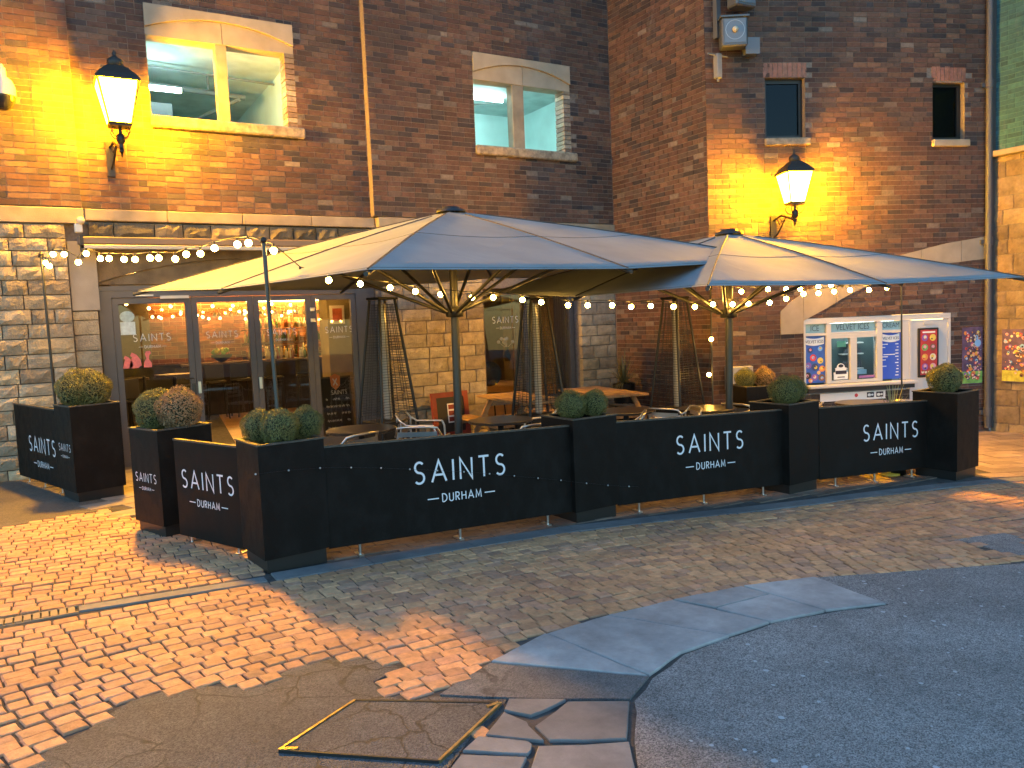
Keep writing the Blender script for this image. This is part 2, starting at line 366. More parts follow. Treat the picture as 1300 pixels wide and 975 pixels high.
# flagstones: a curved row of large slabs and broken paving beside the manhole
paving = thing('flagstone_paving', 'curved row of large grey flagstones edging the dark asphalt, broken at its near end', 'paving')
def slab(poly, name='flagstone', dz=.004, shrink=.006, tone=1):
    c = Vector((sum(p[0] for p in poly)/len(poly), sum(p[1] for p in poly)/len(poly)))
    pl = [];
    for i, p in enumerate(poly):
        q = Vector(p); q = q+(c-q).normalized()*shrink; b = Vector(poly[(i+1) % len(poly)]); b = b+(c-b).normalized()*shrink
        n = max(1, int((b-q).length/.09))
        for k in range(n):
            w = q.lerp(b, k/n); pl.append((w.x+rnd.uniform(-.004, .004)*(k > 0), w.y+rnd.uniform(-.004, .004)*(k > 0)))
    ar = sum(pl[i][0]*pl[(i+1) % len(pl)][1]-pl[(i+1) % len(pl)][0]*pl[i][1] for i in range(len(pl)))
    if ar < 0: pl = pl[::-1]
    g = rnd.uniform(.82, 1.15)*tone; mb = MB(); mb.tint = (.34*g, .32*g, .30*g)
    tx, ty = rnd.uniform(-.006, .006), rnd.uniform(-.006, .006); n = len(pl)
    f = lambda x, y, a: (x, y, gz(x, y)+a+(x-c.x)*tx+(y-c.y)*ty)
    vs = [f(*p, -.05) for p in pl]+[f(*p, dz-.005) for p in pl]+[f(p[0]+(c.x-p[0])*.02, p[1]+(c.y-p[1])*.02, dz) for p in pl]
    fs = [(i, (i+1) % n, n+(i+1) % n, n+i) for i in range(n)]+[(n+i, n+(i+1) % n, 2*n+(i+1) % n, 2*n+i) for i in range(n)]+[tuple(range(2*n, 3*n))]
    mb.add(vs, fs); mb.build(name, M_SLAB, paving)
SLABS = [[(1.885,3.55),(2.34,3.72),(2.48,2.97)],[(2.34,3.72),(2.81,3.76),(3.2,3.12),(2.81,3.09),(2.48,2.97)],[(2.81,3.76),(3.33,3.75),(3.55,3.14),(3.2,3.12)],
 [(3.33,3.75),(3.91,3.7),(3.94,3.49),(3.45,3.49)],[(3.45,3.49),(3.94,3.49),(3.98,3.09),(3.55,3.14)],[(3.91,3.7),(4.48,3.57),(4.41,2.97),(3.98,3.09)]]
CRAZY = [[(1.75,3.14),(1.99,2.98),(1.86,2.94),(1.75,2.93),(1.67,3.05)],[(1.67,3.04),(1.72,2.9),(1.71,2.86),(1.69,2.71),(1.62,2.77),(1.49,2.9)],[(1.71,2.85),(1.87,2.92),(1.98,2.97),(2.23,2.81),(2.0,2.54),(1.83,2.62),(1.75,2.68),(1.7,2.71)],
 [(1.35,2.84),(1.46,2.91),(1.64,2.75),(1.64,2.72),(1.61,2.68),(1.58,2.66)],[(1.25,2.75),(1.34,2.82),(1.57,2.65),(1.51,2.59),(1.3,2.5),(1.1,2.6)],[(1.52,2.58),(1.64,2.71),(1.83,2.61),(2.0,2.53),(1.92,2.4),(1.89,2.35),(1.75,2.1),(1.4,2.4)]]
for p in SLABS: slab(p, shrink=.010)
for p in CRAZY: slab(p, shrink=.012, tone=.62)
P_CRAZY = [(1.2,2.3),(1.25,2.75),(1.35,2.84),(1.49,2.9),(1.67,3.06),(1.75,3.16),(2.0,3.02),(2.27,2.84),(1.9,2.2)]
P_MAN = [(.68,3.24),(1.13,3.53),(1.74,3.11),(1.24,2.77)]
P_EDGE = [(1.46,3.33),(1.86,3.56),(2.5,3.02),(2.5,2.9),(1.75,3.1)]
EXCL = [P_CRAZY, P_MAN, P_EDGE, P_ASPHR, P_ASPHBL, P_TAR, P_ASPHL, P_ASPHRP]+SLABS+CRAZY

def inpoly(P, poly):
    x, y = P[:, 0], P[:, 1]; c = np.zeros(len(P), bool); n = len(poly); j = n-1
    for i in range(n):
        xi, yi = poly[i]; xj, yj = poly[j]
        if yi != yj: c ^= ((yi > y) != (yj > y)) & (x < (xj-xi)*(y-yi)/(yj-yi)+xi)
        j = i
    return c
# setts: one by one in slightly wavering courses
setts_root = bpy.data.objects.new('sett_paving', None); col.objects.link(setts_root); tag(setts_root, 'worn brown granite setts laid in curving courses across the street', 'paving')
def sett_variant(k):
    r = random.Random(k); mb = MB()
    base = r.choice([(.53,.26,.13),(.57,.285,.135),(.49,.245,.135),(.59,.30,.145),(.46,.24,.14),(.50,.275,.17)]); g = r.uniform(.8, 1.15); mb.tint = tuple(c*g for c in base)
    def ring(s, z): return [(.5*sx*s+r.uniform(-.02, .02), .5*sy*s+r.uniform(-.025, .025), z) for sx, sy in ((-1,-1),(0,-1.03),(1,-1),(1.02,0),(1,1),(0,1.03),(-1,1),(-1.02,0))]
    a = ring(1, -.03); b = ring(1, -.005); c = ring(.88, r.uniform(-.001, .001)); vs = a+b+c+[(0, 0, r.uniform(.0, .003))]; n = 8
    fs = [(i, (i+1) % n, n+(i+1) % n, n+i) for i in range(n)]+[(n+i, n+(i+1) % n, 2*n+(i+1) % n, 2*n+i) for i in range(n)]+[(2*n+i, 2*n+(i+1) % n, 3*n) for i in range(n)]
    mb.add(vs, fs, smooth=False); return mb
SV = [sett_variant(k) for k in range(14)]
SM = [v.mesh('sett') for v in SV]
for me in SM: me.materials.append(M_SETT)
spots = []
def course(vf, ua, ub, pitch, sl):
    u = ua+rnd.uniform(0, .1)
    while u < ub:
        l = sl*rnd.uniform(.78, 1.25); um = u+l/2
        wob = .012*math.sin(um*3.1+vf(0)*9)+.008*math.sin(um*7.7+vf(0)*17)
        h = math.atan2(float(vf(um+.05)-vf(um-.05)), .1)
        spots.append((um, float(vf(um))+wob+rnd.uniform(-.004, .004), h+rnd.uniform(-.025, .025), l-.010, pitch-.010)); u += l
k = 0
while k < 31:
    w = (k+.5)/20.0
    course(lambda u, w=w: kerb_v(u)*(1-w)+slab_v(u)*w-.14*(1-w), -1.2, 13.5 if w < 1 else 3.0, .103, .118); k += 1
for k in range(32): course(lambda u, k=k: 5.80+k*.1+0*u, -1.6, 1.45 if k < 30 else 1.0, .1, .115)
A_ = np.array(spots); keep = np.ones(len(A_), bool)
for p in EXCL: keep &= ~inpoly(A_[:, :2], p)
keep &= ~((np.abs(A_[:, 1]-(5.685-.02*(A_[:, 0]+.4))) < .07) & (A_[:, 0] < 1.25))
keep &= ~inpoly(A_[:, :2], [(.44,8.78),(.62,8.3),(1.4,8.1),(2,12),(.3,12)])
keep &= ~((A_[:, 1] > kerb_v(A_[:, 0])-.1) & (A_[:, 0] > 1.3))
keep &= ~inpoly(A_[:, :2], [(9.3,4.98),(14,2.9),(14,8),(9.3,8)])
px = []
for s_ in A_:
    x, y, d = project((s_[0], s_[1], gz(s_[0], s_[1]))); px.append((d if (-15 < x < 1315 and 300 < y < 990 and d > .5) else 1e3+abs(x)))
px = np.array(px); keep &= px < 3e3
idx = [i for i in np.argsort(px) if keep[i]]
def sett_mtx(s_):
    u, v, h, l, wd = s_
    tilt = Matrix.Rotation(rnd.uniform(-.018, .018), 4, 'X') @ Matrix.Rotation(rnd.uniform(-.018, .018)+.0302, 4, 'Y')
    return Matrix.Translation((u, v, gz(u, v)+rnd.uniform(-.003, .002))) @ Matrix.Rotation(h, 4, 'Z') @ tilt @ Matrix.Diagonal((l, wd, 1, 1))
for i in idx[:300]:
    o = link('sett', SM[rnd.randrange(14)], None, setts_root); o.matrix_local = sett_mtx(A_[i])
mb = MB()
for i in idx[300:]:
    v = SV[rnd.randrange(14)]; m = sett_mtx(A_[i]); o = len(mb.v)
    mb.v += [tuple(m @ Vector(p)) for p in v.v]; mb.f += [tuple(j+o for j in f) for f in v.f]; mb.t += v.t; mb.sm += v.sm
mb.build('setts', M_SETT, setts_root, kind='stuff')
# smooth stone strip along the foot of the barrier, pavers beyond, slabs by the door, patio floor
strip = thing('kerb_strip', 'narrow smooth stone strip running along the foot of the black barrier', 'kerb')
u = 1.28
while u < 9.3:
    l = rnd.uniform(.7, 1.0); v0, v1 = float(kerb_v(u)), float(kerb_v(u+l)); g = rnd.uniform(.9, 1.1); mb = MB(); mb.tint = (.17*g, .165*g, .16*g)
    mb.prism([(u+.004, v0-.13), (u+l-.004, v1-.13), (u+l-.004, v1+.06), (u+.004, v0+.06)], .003, -.05, lambda x, y, a: (x, y, gz(x, y)+a)); mb.build('kerb_stone', M_SLAB, strip); u += l
def pavers(name, label, poly, du, dv, rot, tint, mtl=M_SLAB, cat='paving', org=(0, 0), lim=300):
    root = thing(name, label, cat); c, s_ = math.cos(rot), math.sin(rot); xs = []; items = []
    for j in range(-60, 60):
        for i in range(-60, 60):
            a, b = (i+.5*(j % 2))*du, j*dv; x, y = org[0]+a*c-b*s_, org[1]+a*s_+b*c; items.append((x, y))
    ok = inpoly(np.array(items), poly); items = [p for p, k_ in zip(items, ok) if k_]
    items.sort(key=lambda p: project((p[0], p[1], gz(*p)))[2]); rest = MB()
    for q, (x, y) in enumerate(items):
        g = rnd.uniform(.75, 1.2); dz = rnd.uniform(-.003, .003); b = MB() if q < lim else rest; b.tint = tuple(t*g for t in tint)
        cr = [(x+(sx*du/2-sx*.004)*c-(sy*dv/2-sy*.004)*s_, y+(sx*du/2-sx*.004)*s_+(sy*dv/2-sy*.004)*c) for sx, sy in ((-1,-1),(1,-1),(1,1),(-1,1))]
        b.prism(cr, dz-.002, -.05, lambda X, Y, a: (X, Y, gz(X, Y)+a))
        if q < lim: b.build('paver', mtl, root)
    if len(items) > lim: rest.build('pavers', mtl, root, kind='stuff')
pavers('slab_paving', 'rectangular paving slabs between the entrance planters and the glass doors', [(.44,8.81),(.62,8.3),(1.4,8.1),(1.6,9),(1.6,11.4),(.3,11.4)], .6, .3, .35, (.24,.2,.16))
pavers('block_paving', 'large buff paving blocks beyond the right end of the barrier', [(9.35,4.9),(10.5,4.42),(13.2,3.3),(13.2,7.1),(9.3,8.2)], .42, .24, -.4, (.3,.22,.16))
pavers('patio_paving', 'brown brick paving under the tables inside the barrier', [(1.35,5.8),(4.5,5.72),(7,5.3),(9.3,5.1),(9.3,8.6),(8.86,8.9),(8.86,11.5),(1.6,11.5),(1.4,8.1),(.95,8.0)], .21, .105, 0, (.16,.11,.08), lim=40)
# slot drain
dr = thing('channel_drain', 'slotted metal channel drain running across the setts at the left', 'drain')
mb = MB(); mb.tint = (.2,.19,.18); mb.prism([(.06,5.61),(1.22,5.57),(1.22,5.68),(.06,5.72)], .002, -.05, lambda x, y, a: (x, y, gz(x, y)+a)); mb.build('channel_stone', M_SLAB, dr)
mb = MB()
for i in range(26):
    x = -1.2+i*.048; mb.box(x, x+.037, 5.6, 5.71, gz(x, 5.6)-.02, gz(x, 5.6)+.003)
for x, y in ((-.6, 5.585), (0, 5.585), (-.6, 5.711), (0, 5.711)): mb.box(x-.6+.06*(x == 0), x+.055*(x == 0), y, y+.012, gz(x-.3, y)-.02, gz(x-.3, y)-.004)
mb.build('grate', plain('cast_iron', (.26,.18,.11), .7), dr)
b = MB(); b.box(-1.2, .055, 5.6, 5.71, gz(-.5,5.6)-.05, gz(.05,5.6)-.012); b.build('channel_bed', M_JOINT, dr)
# manhole
mh = thing('manhole_cover', 'square manhole cover filled with cracked tarmac in a brass coloured frame', 'manhole cover')
Q = [(.71,3.24),(1.13,3.5),(1.70,3.11),(1.24,2.81)]
mb = MB(); qc = Vector((1.195,3.165)); mb.prism([tuple(Vector(q).lerp(qc, .03)) for q in Q][::-1], .004, -.04, lambda x, y, a: (x, y, gz(x, y)+a)); mb.build('cover', M_ASPH2, mh)
M_BRASS = plain('worn_brass_edge', (.4,.29,.13), .4, .8, var=.4, vscale=20)
def edge(a, b, w, m, name, dz=.009):
    a, b = Vector(a), Vector(b); t = (b-a).normalized(); n = Vector((-t.y, t.x))*w/2; mb = MB()
    mb.prism([tuple(a-n), tuple(b-n), tuple(b+n), tuple(a+n)], dz, -.02, lambda x, y, q: (x, y, gz(x, y)+q)); mb.build(name, m, mh)
M_IRON = plain('black_iron_edge', (.03,.03,.03), .5, .5)
edge(Q[0], Q[1], .012, M_BRASS, 'frame_edge'); edge(Q[1], Q[2], .014, M_IRON, 'frame_edge', .007); edge(Q[2], Q[3], .012, M_BRASS, 'frame_edge'); edge(Q[3], Q[0], .008, M_IRON, 'frame_edge', .007)
edge(Vector(Q[2])-Vector((.075,.005)), Vector(Q[2])-Vector((.012,-.0)), .02, M_BRASS, 'corner_lug', .011); edge(Vector(Q[0])+Vector((.01,0)), Vector(Q[0])+Vector((.07,-.035)), .02, M_BRASS, 'corner_lug', .011)

# ================================================================== BRICK BUILDING
bld = thing('brick_building', 'tall brown brick building with stone ground floor and lit windows behind the parasols', 'building')
LC = 4.76
_cp = [(8.86, 8.93)]
for i in range(200):
    h = R(-25.5+5*((i+.5)/200)); p = _cp[-1]; _cp.append((p[0]+LC/200*math.cos(h), p[1]+LC/200*math.sin(h)))
def pathA(v): return lambda s, o=0: (s, v-o, 0.0)                       # o: out of the wall
def pathB(s, o=0): return (8.86-o, 11.25-s, -math.pi/2)
def pathC(s, o=0):
    t = max(0, min(1, s/LC))*199.999; i = int(t); f = t-i; x = _cp[i][0]*(1-f)+_cp[i+1][0]*f; y = _cp[i][1]*(1-f)+_cp[i+1][1]*f
    h = R(-25.5+5*s/LC); return (x+math.sin(h)*o, y-math.cos(h)*o, h)
def pathD(s, o=0): return (13.22-o, 7.06-s, -math.pi/2)
def pt(path, s, o, z): x, y, h = path(s, o); return (x, y, z)
PAL = [((.105,.053,.039),6),((.088,.046,.036),5),((.122,.063,.044),4),((.064,.042,.038),3),((.048,.036,.036),2),((.142,.080,.054),3),((.165,.125,.10),1),((.092,.060,.049),4)]
PW = [c for c, n in PAL for _ in range(n)]
def free(z, s0, s1, holes):
    iv = [(s0, s1)]
    for h in holes:
        for a, b in h(z):
            nv = []
            for p, q in iv:
                if b <= p or a >= q: nv.append((p, q))
                else:
                    if a > p: nv.append((p, a))
                    if b < q: nv.append((b, q))
            iv = nv
    return [i for i in iv if i[1]-i[0] > .025]
def rect(a, b, z0, z1): return lambda z: [(a, b)] if z0 < z < z1 else []
BR = []      # (path, s, z, length, height, tint)
def bricks(path, s0, s1, z0, z1, holes=(), pal=PW, ch=.075, bl=.225, store=BR):
    k = 0; z = z0
    while z+ch*.6 < z1:
        zc = z+ch/2
        for a, b in free(zc, s0, s1, holes):
            s = a-rnd.choice((0, .25, .5, .75))*bl+(k % 2)*bl/2 if a > s0 else s0-(k % 2)*bl/2
            while s < b:
                l = bl if rnd.random() > .12 else bl*.5; p, q = max(s, a), min(s+l, b)
                if q-p > .03:
                    g = rnd.uniform(.8, 1.2); c = rnd.choice(pal); store.append((path, (p+q)/2, zc, q-p-.010, ch-.011, tuple(t*g for t in c)))
                s += l
        k += 1; z += ch
def backing(mb, path, s0, s1, z0, z1, holes=(), th=.18, step=.6, o0=-.007, nz=.075):
    # mortar wall behind the bricks, split where the holes begin and end
    z = z0; cur = None; za = z0
    def emit_(iv, a, b):
        for p, q in iv:
            n = max(1, int((q-p)/step)) if path is pathC else 1
            for i in range(n):
                x0, x1 = p+(q-p)*i/n, p+(q-p)*(i+1)/n
                vs = [pt(path, x0, o0, a), pt(path, x1, o0, a), pt(path, x1, o0-th, a), pt(path, x0, o0-th, a), pt(path, x0, o0, b), pt(path, x1, o0, b), pt(path, x1, o0-th, b), pt(path, x0, o0-th, b)]
                fs = [(0,1,5,4),(0,3,2,1),(4,5,6,7)]+([(3,0,4,7)] if i == 0 else [])+([(1,2,6,5)] if i == n-1 else [])+[(2,3,7,6)]
                mb.add(vs, fs)
    while z < z1-1e-6:
        iv = free(z+nz/2, s0, s1, holes)
        if cur is None: cur = iv; za = z
        elif iv != cur: emit_(cur, za, z); cur = iv; za = z
        z += nz
    emit_(cur, za, z1)
ZT = 9.0
# --- facade (left), three planes
W1 = rect(1.42, 3.34, 4.47, 6.05); W2 = rect(6.14, 8.0, 4.44, 6.02)
pA1, pA2, pA3 = pathA(11.33), pathA(11.40), pathA(11.25)
mort = MB()
bricks(pA1, -1.6, .53, 3.40, ZT); backing(mort, pA1, -1.6, .53, 3.40, ZT)
bricks(pA2, .53, 4.37, 3.40, ZT, [W1]); backing(mort, pA2, .53, 4.37, 3.40, ZT, [W1])
bricks(pA3, 4.37, 8.86, 3.40, ZT, [W2]); backing(mort, pA3, 4.37, 8.93, 3.40, ZT, [W2])
# --- return wall towards the street
bricks(pathB, 0.0, 2.32, -.45, ZT); backing(mort, pathB, -.2, 2.313, -.45, ZT)
# --- curved wall with the kiosk
def arch_band(z):      # the pale stone relieving arch: occupied intervals at height z
    a = [(1.12, 1.5)] if 1.37 < z < 1.62 else []
    lo, hi = [], []
    s = 1.12
    while s < 4.72:
        if arch_lo(s)+.05 < z < arch_hi(s)-.05: lo.append(s)
        s += .03
    if lo: a.append((max(1.12, lo[0]+.03), lo[-1]-.03))
    return a
arch_hi = lambda s: float(np.interp(s, [1.12,1.3,1.6,1.9,2.2,2.56,3.16,3.92,4.77], [1.72,1.88,2.06,2.19,2.30,2.40,2.54,2.70,2.81]))
arch_lo = lambda s: float(np.interp(s, [1.12,1.5,1.501,1.9,2.2,2.56,3.16,3.92,4.77], [1.37,1.37,1.57,1.76,1.92,2.07,2.26,2.38,2.45]))
HC = [rect(.93, 1.57, 4.27, 5.27), rect(3.70, 4.26, 4.20, 5.22), rect(1.5, 4.03, -1, 1.60), arch_band]
KB = rect(3.32, 4.03, -1, .3)
bricks(pathC, 0, 4.74, -.5, ZT, HC); backing(mort, pathC, .007, 4.74, -.5, ZT, HC[:3])
bricks(pathC, 1.5, 3.30, -.5, .40, pal=[(.06,.045,.04),(.08,.06,.05)]); backing(mort, pathC, 1.5, 3.30, -.5, .40)
# soldier courses over the two small windows
for s0, s1, z in ((.90,1.60,5.275),(3.68,4.28,5.225)):
    n = int((s1-s0)/.075)
    for i in range(n): BR.append((pathC, s0+(i+.5)*(s1-s0)/n, z+.112, (s1-s0)/n-.01, .215, (.30*rnd.uniform(.9,1.1),.14,.10)))
BR = [b for b in BR if not (b[0] is pathC and ((.90 < b[1] < 1.60 and 5.27 < b[2] < 5.5) or (3.68 < b[1] < 4.28 and 5.22 < b[2] < 5.45)) and b[4] < .1)]
mort.build('mortar', M_MORTAR, bld)
def brick_mesh(k):
    r = random.Random(100+k); mb = MB(); c = r.choice(PW); g = r.uniform(.85, 1.2); mb.tint = tuple(t*g for t in c)
    brick_geo(mb, lambda a, b, o: (a, -o, b), r); return mb
def brick_geo(mb, fn, r, tint=None):
    j = lambda: r.uniform(-.0022, .0022)
    vs = [fn(-.5, -.5, -.03), fn(.5, -.5, -.03), fn(.5, .5, -.03), fn(-.5, .5, -.03), fn(-.5, -.5, j()), fn(.5, -.5, j()), fn(.5, .5, j()), fn(-.5, .5, j())]
    mb.add(vs, [(4,5,6,7),(0,1,5,4),(1,2,6,5),(2,3,7,6),(3,0,4,7)], tint)
BV = [brick_mesh(k).mesh('brick') for k in range(18)]
for me in BV: me.materials.append(M_BRICK)
def brick_rank(b):
    x, y, h = b[0](b[1]); px_, py_, d = project((x, y, b[2]))
    vis = 8 < px_ < 1258 and 6 < py_ < 970 and d > 0
    if vis and b[2] < 3.3 and not (b[0] is pathC and b[2] > 1.0): vis = False
    if b[0] is pathC and px_ < 905: vis = False
    return -b[3]*b[4]*abs(math.cos(h))/d**2 if vis else 1
def cluster_rank(b):
    return brick_rank(b)
order = sorted(range(len(BR)), key=lambda i: brick_rank(BR[i])); single = set(order[:300])
mb = MB()
for i, b in enumerate(BR):
    path, s, z, l, hh, tint = b; x, y, h = path(s, 0)
    if i in single:
        o = link('brick', BV[rnd.randrange(18)], None, bld); o.matrix_local = Matrix.Translation((x, y, z)) @ Matrix.Rotation(h, 4, 'Z') @ Matrix.Diagonal((l, 1, hh, 1))
    else:
        ch, sh = math.cos(h), math.sin(h)
        brick_geo(mb, lambda a, b_, o: (x+a*l*ch+o*sh, y+a*l*sh-o*ch, z+b_*hh), rnd, tint)
mb.build('bricks', M_BRICK, bld, kind='stuff')

# --- stone blocks of the ground floor
STC = [(.37,.29,.18),(.33,.27,.18),(.41,.32,.19),(.30,.235,.155),(.37,.30,.20)]
def stone_block(path, s0, s1, z0, z1, rough, name='stone_block', par=None, tint=None):
    mb = MB(); g = rnd.uniform(.75, 1.15); c = tint or rnd.choice(STC); mb.tint = tuple(t*g for t in c)
    nx, nz = (5, 3) if rough else (2, 2); e = .006; a, b, p, q = s0+e, s1-e, z0+e, z1-e; G = []
    for j in range(nz+1):
        for i in range(nx+1):
            edge_ = i in (0, nx) or j in (0, nz)
            o = .0 if edge_ else rnd.uniform(.006, .045)*rough+.004
            jx = 0 if i in (0, nx) else rnd.uniform(-.2, .2)*(b-a)/nx; jz = 0 if j in (0, nz) else rnd.uniform(-.25, .25)*(q-p)/nz
            G.append(pt(path, a+(b-a)*i/nx+jx, o, p+(q-p)*j/nz+jz))
    fs = [(j*(nx+1)+i, j*(nx+1)+i+1, (j+1)*(nx+1)+i+1, (j+1)*(nx+1)+i) for j in range(nz) for i in range(nx)]
    mb.add(G, fs); k = [pt(path, s, o, z) for s, o, z in ((a,0,p),(b,0,p),(b,0,q),(a,0,q),(a,-.09,p),(b,-.09,p),(b,-.09,q),(a,-.09,q))]
    mb.add(k, [(4,5,1,0),(5,6,2,1),(6,7,3,2),(7,4,0,3)]); mb.build(name, M_STONE, par or bld)
def stonework(path, s0, s1, z0, z1, rough, ch=(.17,.24), bl=(.3,.55), par=None, pal=None):
    z = z0
    while z < z1-.02:
        h = min(rnd.uniform(*ch), z1-z)
        if z1-z-h < .08: h = z1-z
        s = s0; first = True
        while s < s1-.01:
            l = rnd.uniform(*bl)*(rnd.uniform(.5, 1) if first else 1); first = False
            if s1-s-l < .15: l = s1-s
            l = min(l, s1-s); stone_block(path, s, s+l, z, z+h, rough, par=par, tint=pal and rnd.choice(pal)); s += l
        z += h
mb = MB()
def wallbox(x0, x1, y, z0, z1, th=.3): mb.box(x0, x1, y, y+th, z0, z1)
for a, b, v, z0, z1 in ((-1.6,.325,11.39,-.4,3.2),(.325,.62,11.45,-.4,3.2),(4.43,6.2,11.34,-.4,3.2),(8.12,8.93,11.34,-.4,3.2),(6.2,8.12,11.34,2.3,3.2),(.62,4.43,11.56,2.62,3.2)): wallbox(a, b, v, z0, z1)
mb.build('wall_core', M_MORTAR, bld)
pS1, pS2, pS3 = pathA(11.33), pathA(11.40), pathA(11.28)
stonework(pS1, -1.4, .325, -.15, 3.18, .6, (.15,.2), (.2,.42))
stonework(pS2, .33, .62, -.1, 2.1, .12, (.16,.22), (.29,.3))
stonework(pS3, 4.44, 6.16, -.2, 2.6, .22, (.17,.24), (.28,.5))
stonework(pS3, 8.10, 8.86, -.3, 3.2, .22, (.17,.24), (.28,.45))
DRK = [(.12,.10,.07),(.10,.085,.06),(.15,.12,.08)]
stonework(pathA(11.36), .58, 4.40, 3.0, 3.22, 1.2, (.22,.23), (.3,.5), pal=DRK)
stonework(pathA(11.28), 4.42, 8.08, 2.6, 3.22, .4, (.2,.22), (.3,.5))
# smooth jamb block left of the door and the shallow stone arch above it
mb = MB(); mb.box(.335, .645, 11.385, 11.55, 2.11, 2.98); mb.build('jamb_stone', M_PALESTONE, bld)
def lintel(x0, x1, z0, zs, zc, z1, v, proud=.03, m=M_PALESTONE, depth=.25, joint=True):
    n = 16; xm = (x0+x1)/2; hw = (x1-x0)/2
    ar = [(x0+(x1-x0)*i/n, zs+(zc-zs)*(1-((x0+(x1-x0)*i/n-xm)/hw)**2)) for i in range(n+1)]
    root = None
    a = MB(); f = lambda x, z, y: (x, y, z)
    for i in range(n): a.prism([ar[i], ar[i+1], (ar[i+1][0], z1), (ar[i][0], z1)], v-proud, v+depth, f)
    root = a.build('lintel', m, bld)
    for lo, hi in ((0, n//2), (n//2, n)):
        b = MB()
        g = .004
        poly = [(ar[lo][0]+(g if lo else 0), z0), (ar[hi][0]-(0 if lo else g), z0)]+[(min(max(ar[i][0], ar[lo][0]+(g if lo else 0)), ar[hi][0]-(0 if lo else g)), ar[i][1]-.004) for i in range(hi, lo-1, -1)]
        b.prism(poly, v-proud+.035, v+depth, f); b.build('tympanum', m, root)
lintel(1.42, 3.34, 5.65, 5.75, 5.94, 6.04, 11.40); lintel(6.14, 8.0, 5.60, 5.71, 5.90, 6.01, 11.25)
lintel(.63, 4.42, 2.44, 2.46, 2.78, 2.985, 11.50, .02, plain('dark_weathered_stone', (.13,.095,.055), .9, bump=.4, var=.35, vscale=5), depth=.04)  # dark stone, its colour made darker still for the awning's shade
# band course and ledges
def band(x0, x1, v0, v1, z0, z1, m, name='band_course'):
    n = max(1, round((x1-x0)/.95))
    for i in range(n):
        b = MB(); b.bbox(x0+(x1-x0)*i/n+.003, x0+(x1-x0)*(i+1)/n-.003, v0, v1, z0, z1, .008); b.build(name, m, bld)
band(.555, 4.40, 11.325, 11.5, 3.235, 3.38, M_CUTSTONE); band(-1.6, .545, 11.315, 11.5, 3.19, 3.385, M_CUTSTONE); band(4.41, 8.85, 11.20, 11.5, 3.235, 3.38, M_CUTSTONE)
# upper window sills and mullions
def up_window(x0, x1, v, z0, z1, mu0, mu1):
    b = MB(); b.bbox(x0-.01, x1+.09, v-.07, v+.28, z0-.15, z0, .02); b.build('sill', M_SILL, bld)
    b = MB(); b.box(mu0, mu1, v+.02, v+.2, z0+.001, z1-.002); b.build('mullion', M_CUTSTONE, bld)
    for side in (0, 1):
        z = z0+.003
        while z < z1-.05:
            b = MB(); g = rnd.uniform(.7, 1.2); c = rnd.choice([(.33,.26,.19),(.28,.22,.17),(.24,.16,.12)]); b.tint = tuple(t*g for t in c)
            if side: b.box(x1-.13+rnd.uniform(-.004, .004), x1+.005, v+.006, v+.26, z, z+.064)
            else: b.box(x0-.008, x0+.006, v+.01, v+.26, z, z+.064)
            b.build('reveal_brick', M_BRICK, bld); z += .075
up_window(1.42, 3.34, 11.40, 4.62, 5.65, 2.285, 2.425); up_window(6.14, 8.0, 11.25, 4.57, 5.60, 6.87, 7.08)
# rooms behind the upper windows: a lit car park deck
M_TEAL = plain('pale_teal_paint', (.45,.64,.63), .6, var=.1, vscale=2); M_TEAL2 = plain('grey_concrete_soffit', (.42,.5,.48), .7, var=.2, vscale=3)
deck = MB(); deck.box(.8, 8.8, 11.62, 19.5, 5.93, 6.1); deck.build('deck_ceiling', M_TEAL2, bld)
deck = MB(); deck.box(.8, 8.8, 19.5, 19.7, 4.0, 5.93); deck.box(3.62, 3.75, 11.62, 19.5, 4.0, 5.93); deck.box(.7, .8, 11.62, 19.5, 4.0, 5.93); deck.box(8.8, 8.9, 11.62, 19.5, 4.0, 5.93); deck.box(3.75, 8.8, 14.2, 14.3, 4.0, 5.93); deck.box(.8, 8.8, 11.62, 19.5, 3.9, 4.0); deck.build('deck_wall', M_TEAL, bld)
b = MB(); b.prism([(12.0,4.75),(19.4,5.35),(19.4,5.5),(12.0,4.92)], 3.52, 3.615, lambda y, z, x: (x, y, z)); b.box(3.76, 8.79, 14.0, 14.195, 4.95, 5.1); b.box(3.76, 8.79, 13.4, 13.5, 4.5, 4.62); b.build('deck_rail', M_TEAL2, bld)
M_PIPE = plain('grey_pipe', (.12,.14,.14), .5)
for pts_, r_ in (([(.85,13.6,5.68),(3.2,13.9,5.68)],.045),([(.85,13.2,5.83),(3.6,13.5,5.83)],.02),([(2.6,13.75,5.70),(2.6,13.75,5.92)],.02),([(2.0,15.8,5.3),(2.45,14.4,5.35),(3.0,13.4,5.5)],.03),([(6.2,12.9,5.0),(6.2,12.9,5.35),(6.5,12.6,5.55),(7.2,12.4,5.62)],.012)):
    b = MB(); b.tube(pts_, r_, 8); b.build('service_pipe', M_PIPE, bld)
b = MB(); b.box(1.2, 1.98, 13.4, 14.4, 5.0, 5.33); b.build('air_duct', plain('dull_duct', (.08,.09,.09), .8), bld)
b = MB(); b.box(6.45, 6.62, 12.9, 13.35, 4.55, 4.95); b.box(6.3, 6.9, 12.7, 12.76, 4.52, 4.7); b.build('deck_barrier', M_TEAL2, bld)
for x0, x1, y, z in ((1.46,2.08,13.1,5.46),(4.6,5.8,12.6,5.87),(6.5,7.7,13.0,5.87),(1.5,3.4,11.80,5.87),(6.3,7.8,11.80,5.87)):  # tubes tucked behind the lintels are unseen, added to brighten the deck
    b = MB(); b.tube([(x0, y, z), (x1, y, z)], .04, 8); b.build('tube_light', M_TUBE, bld)
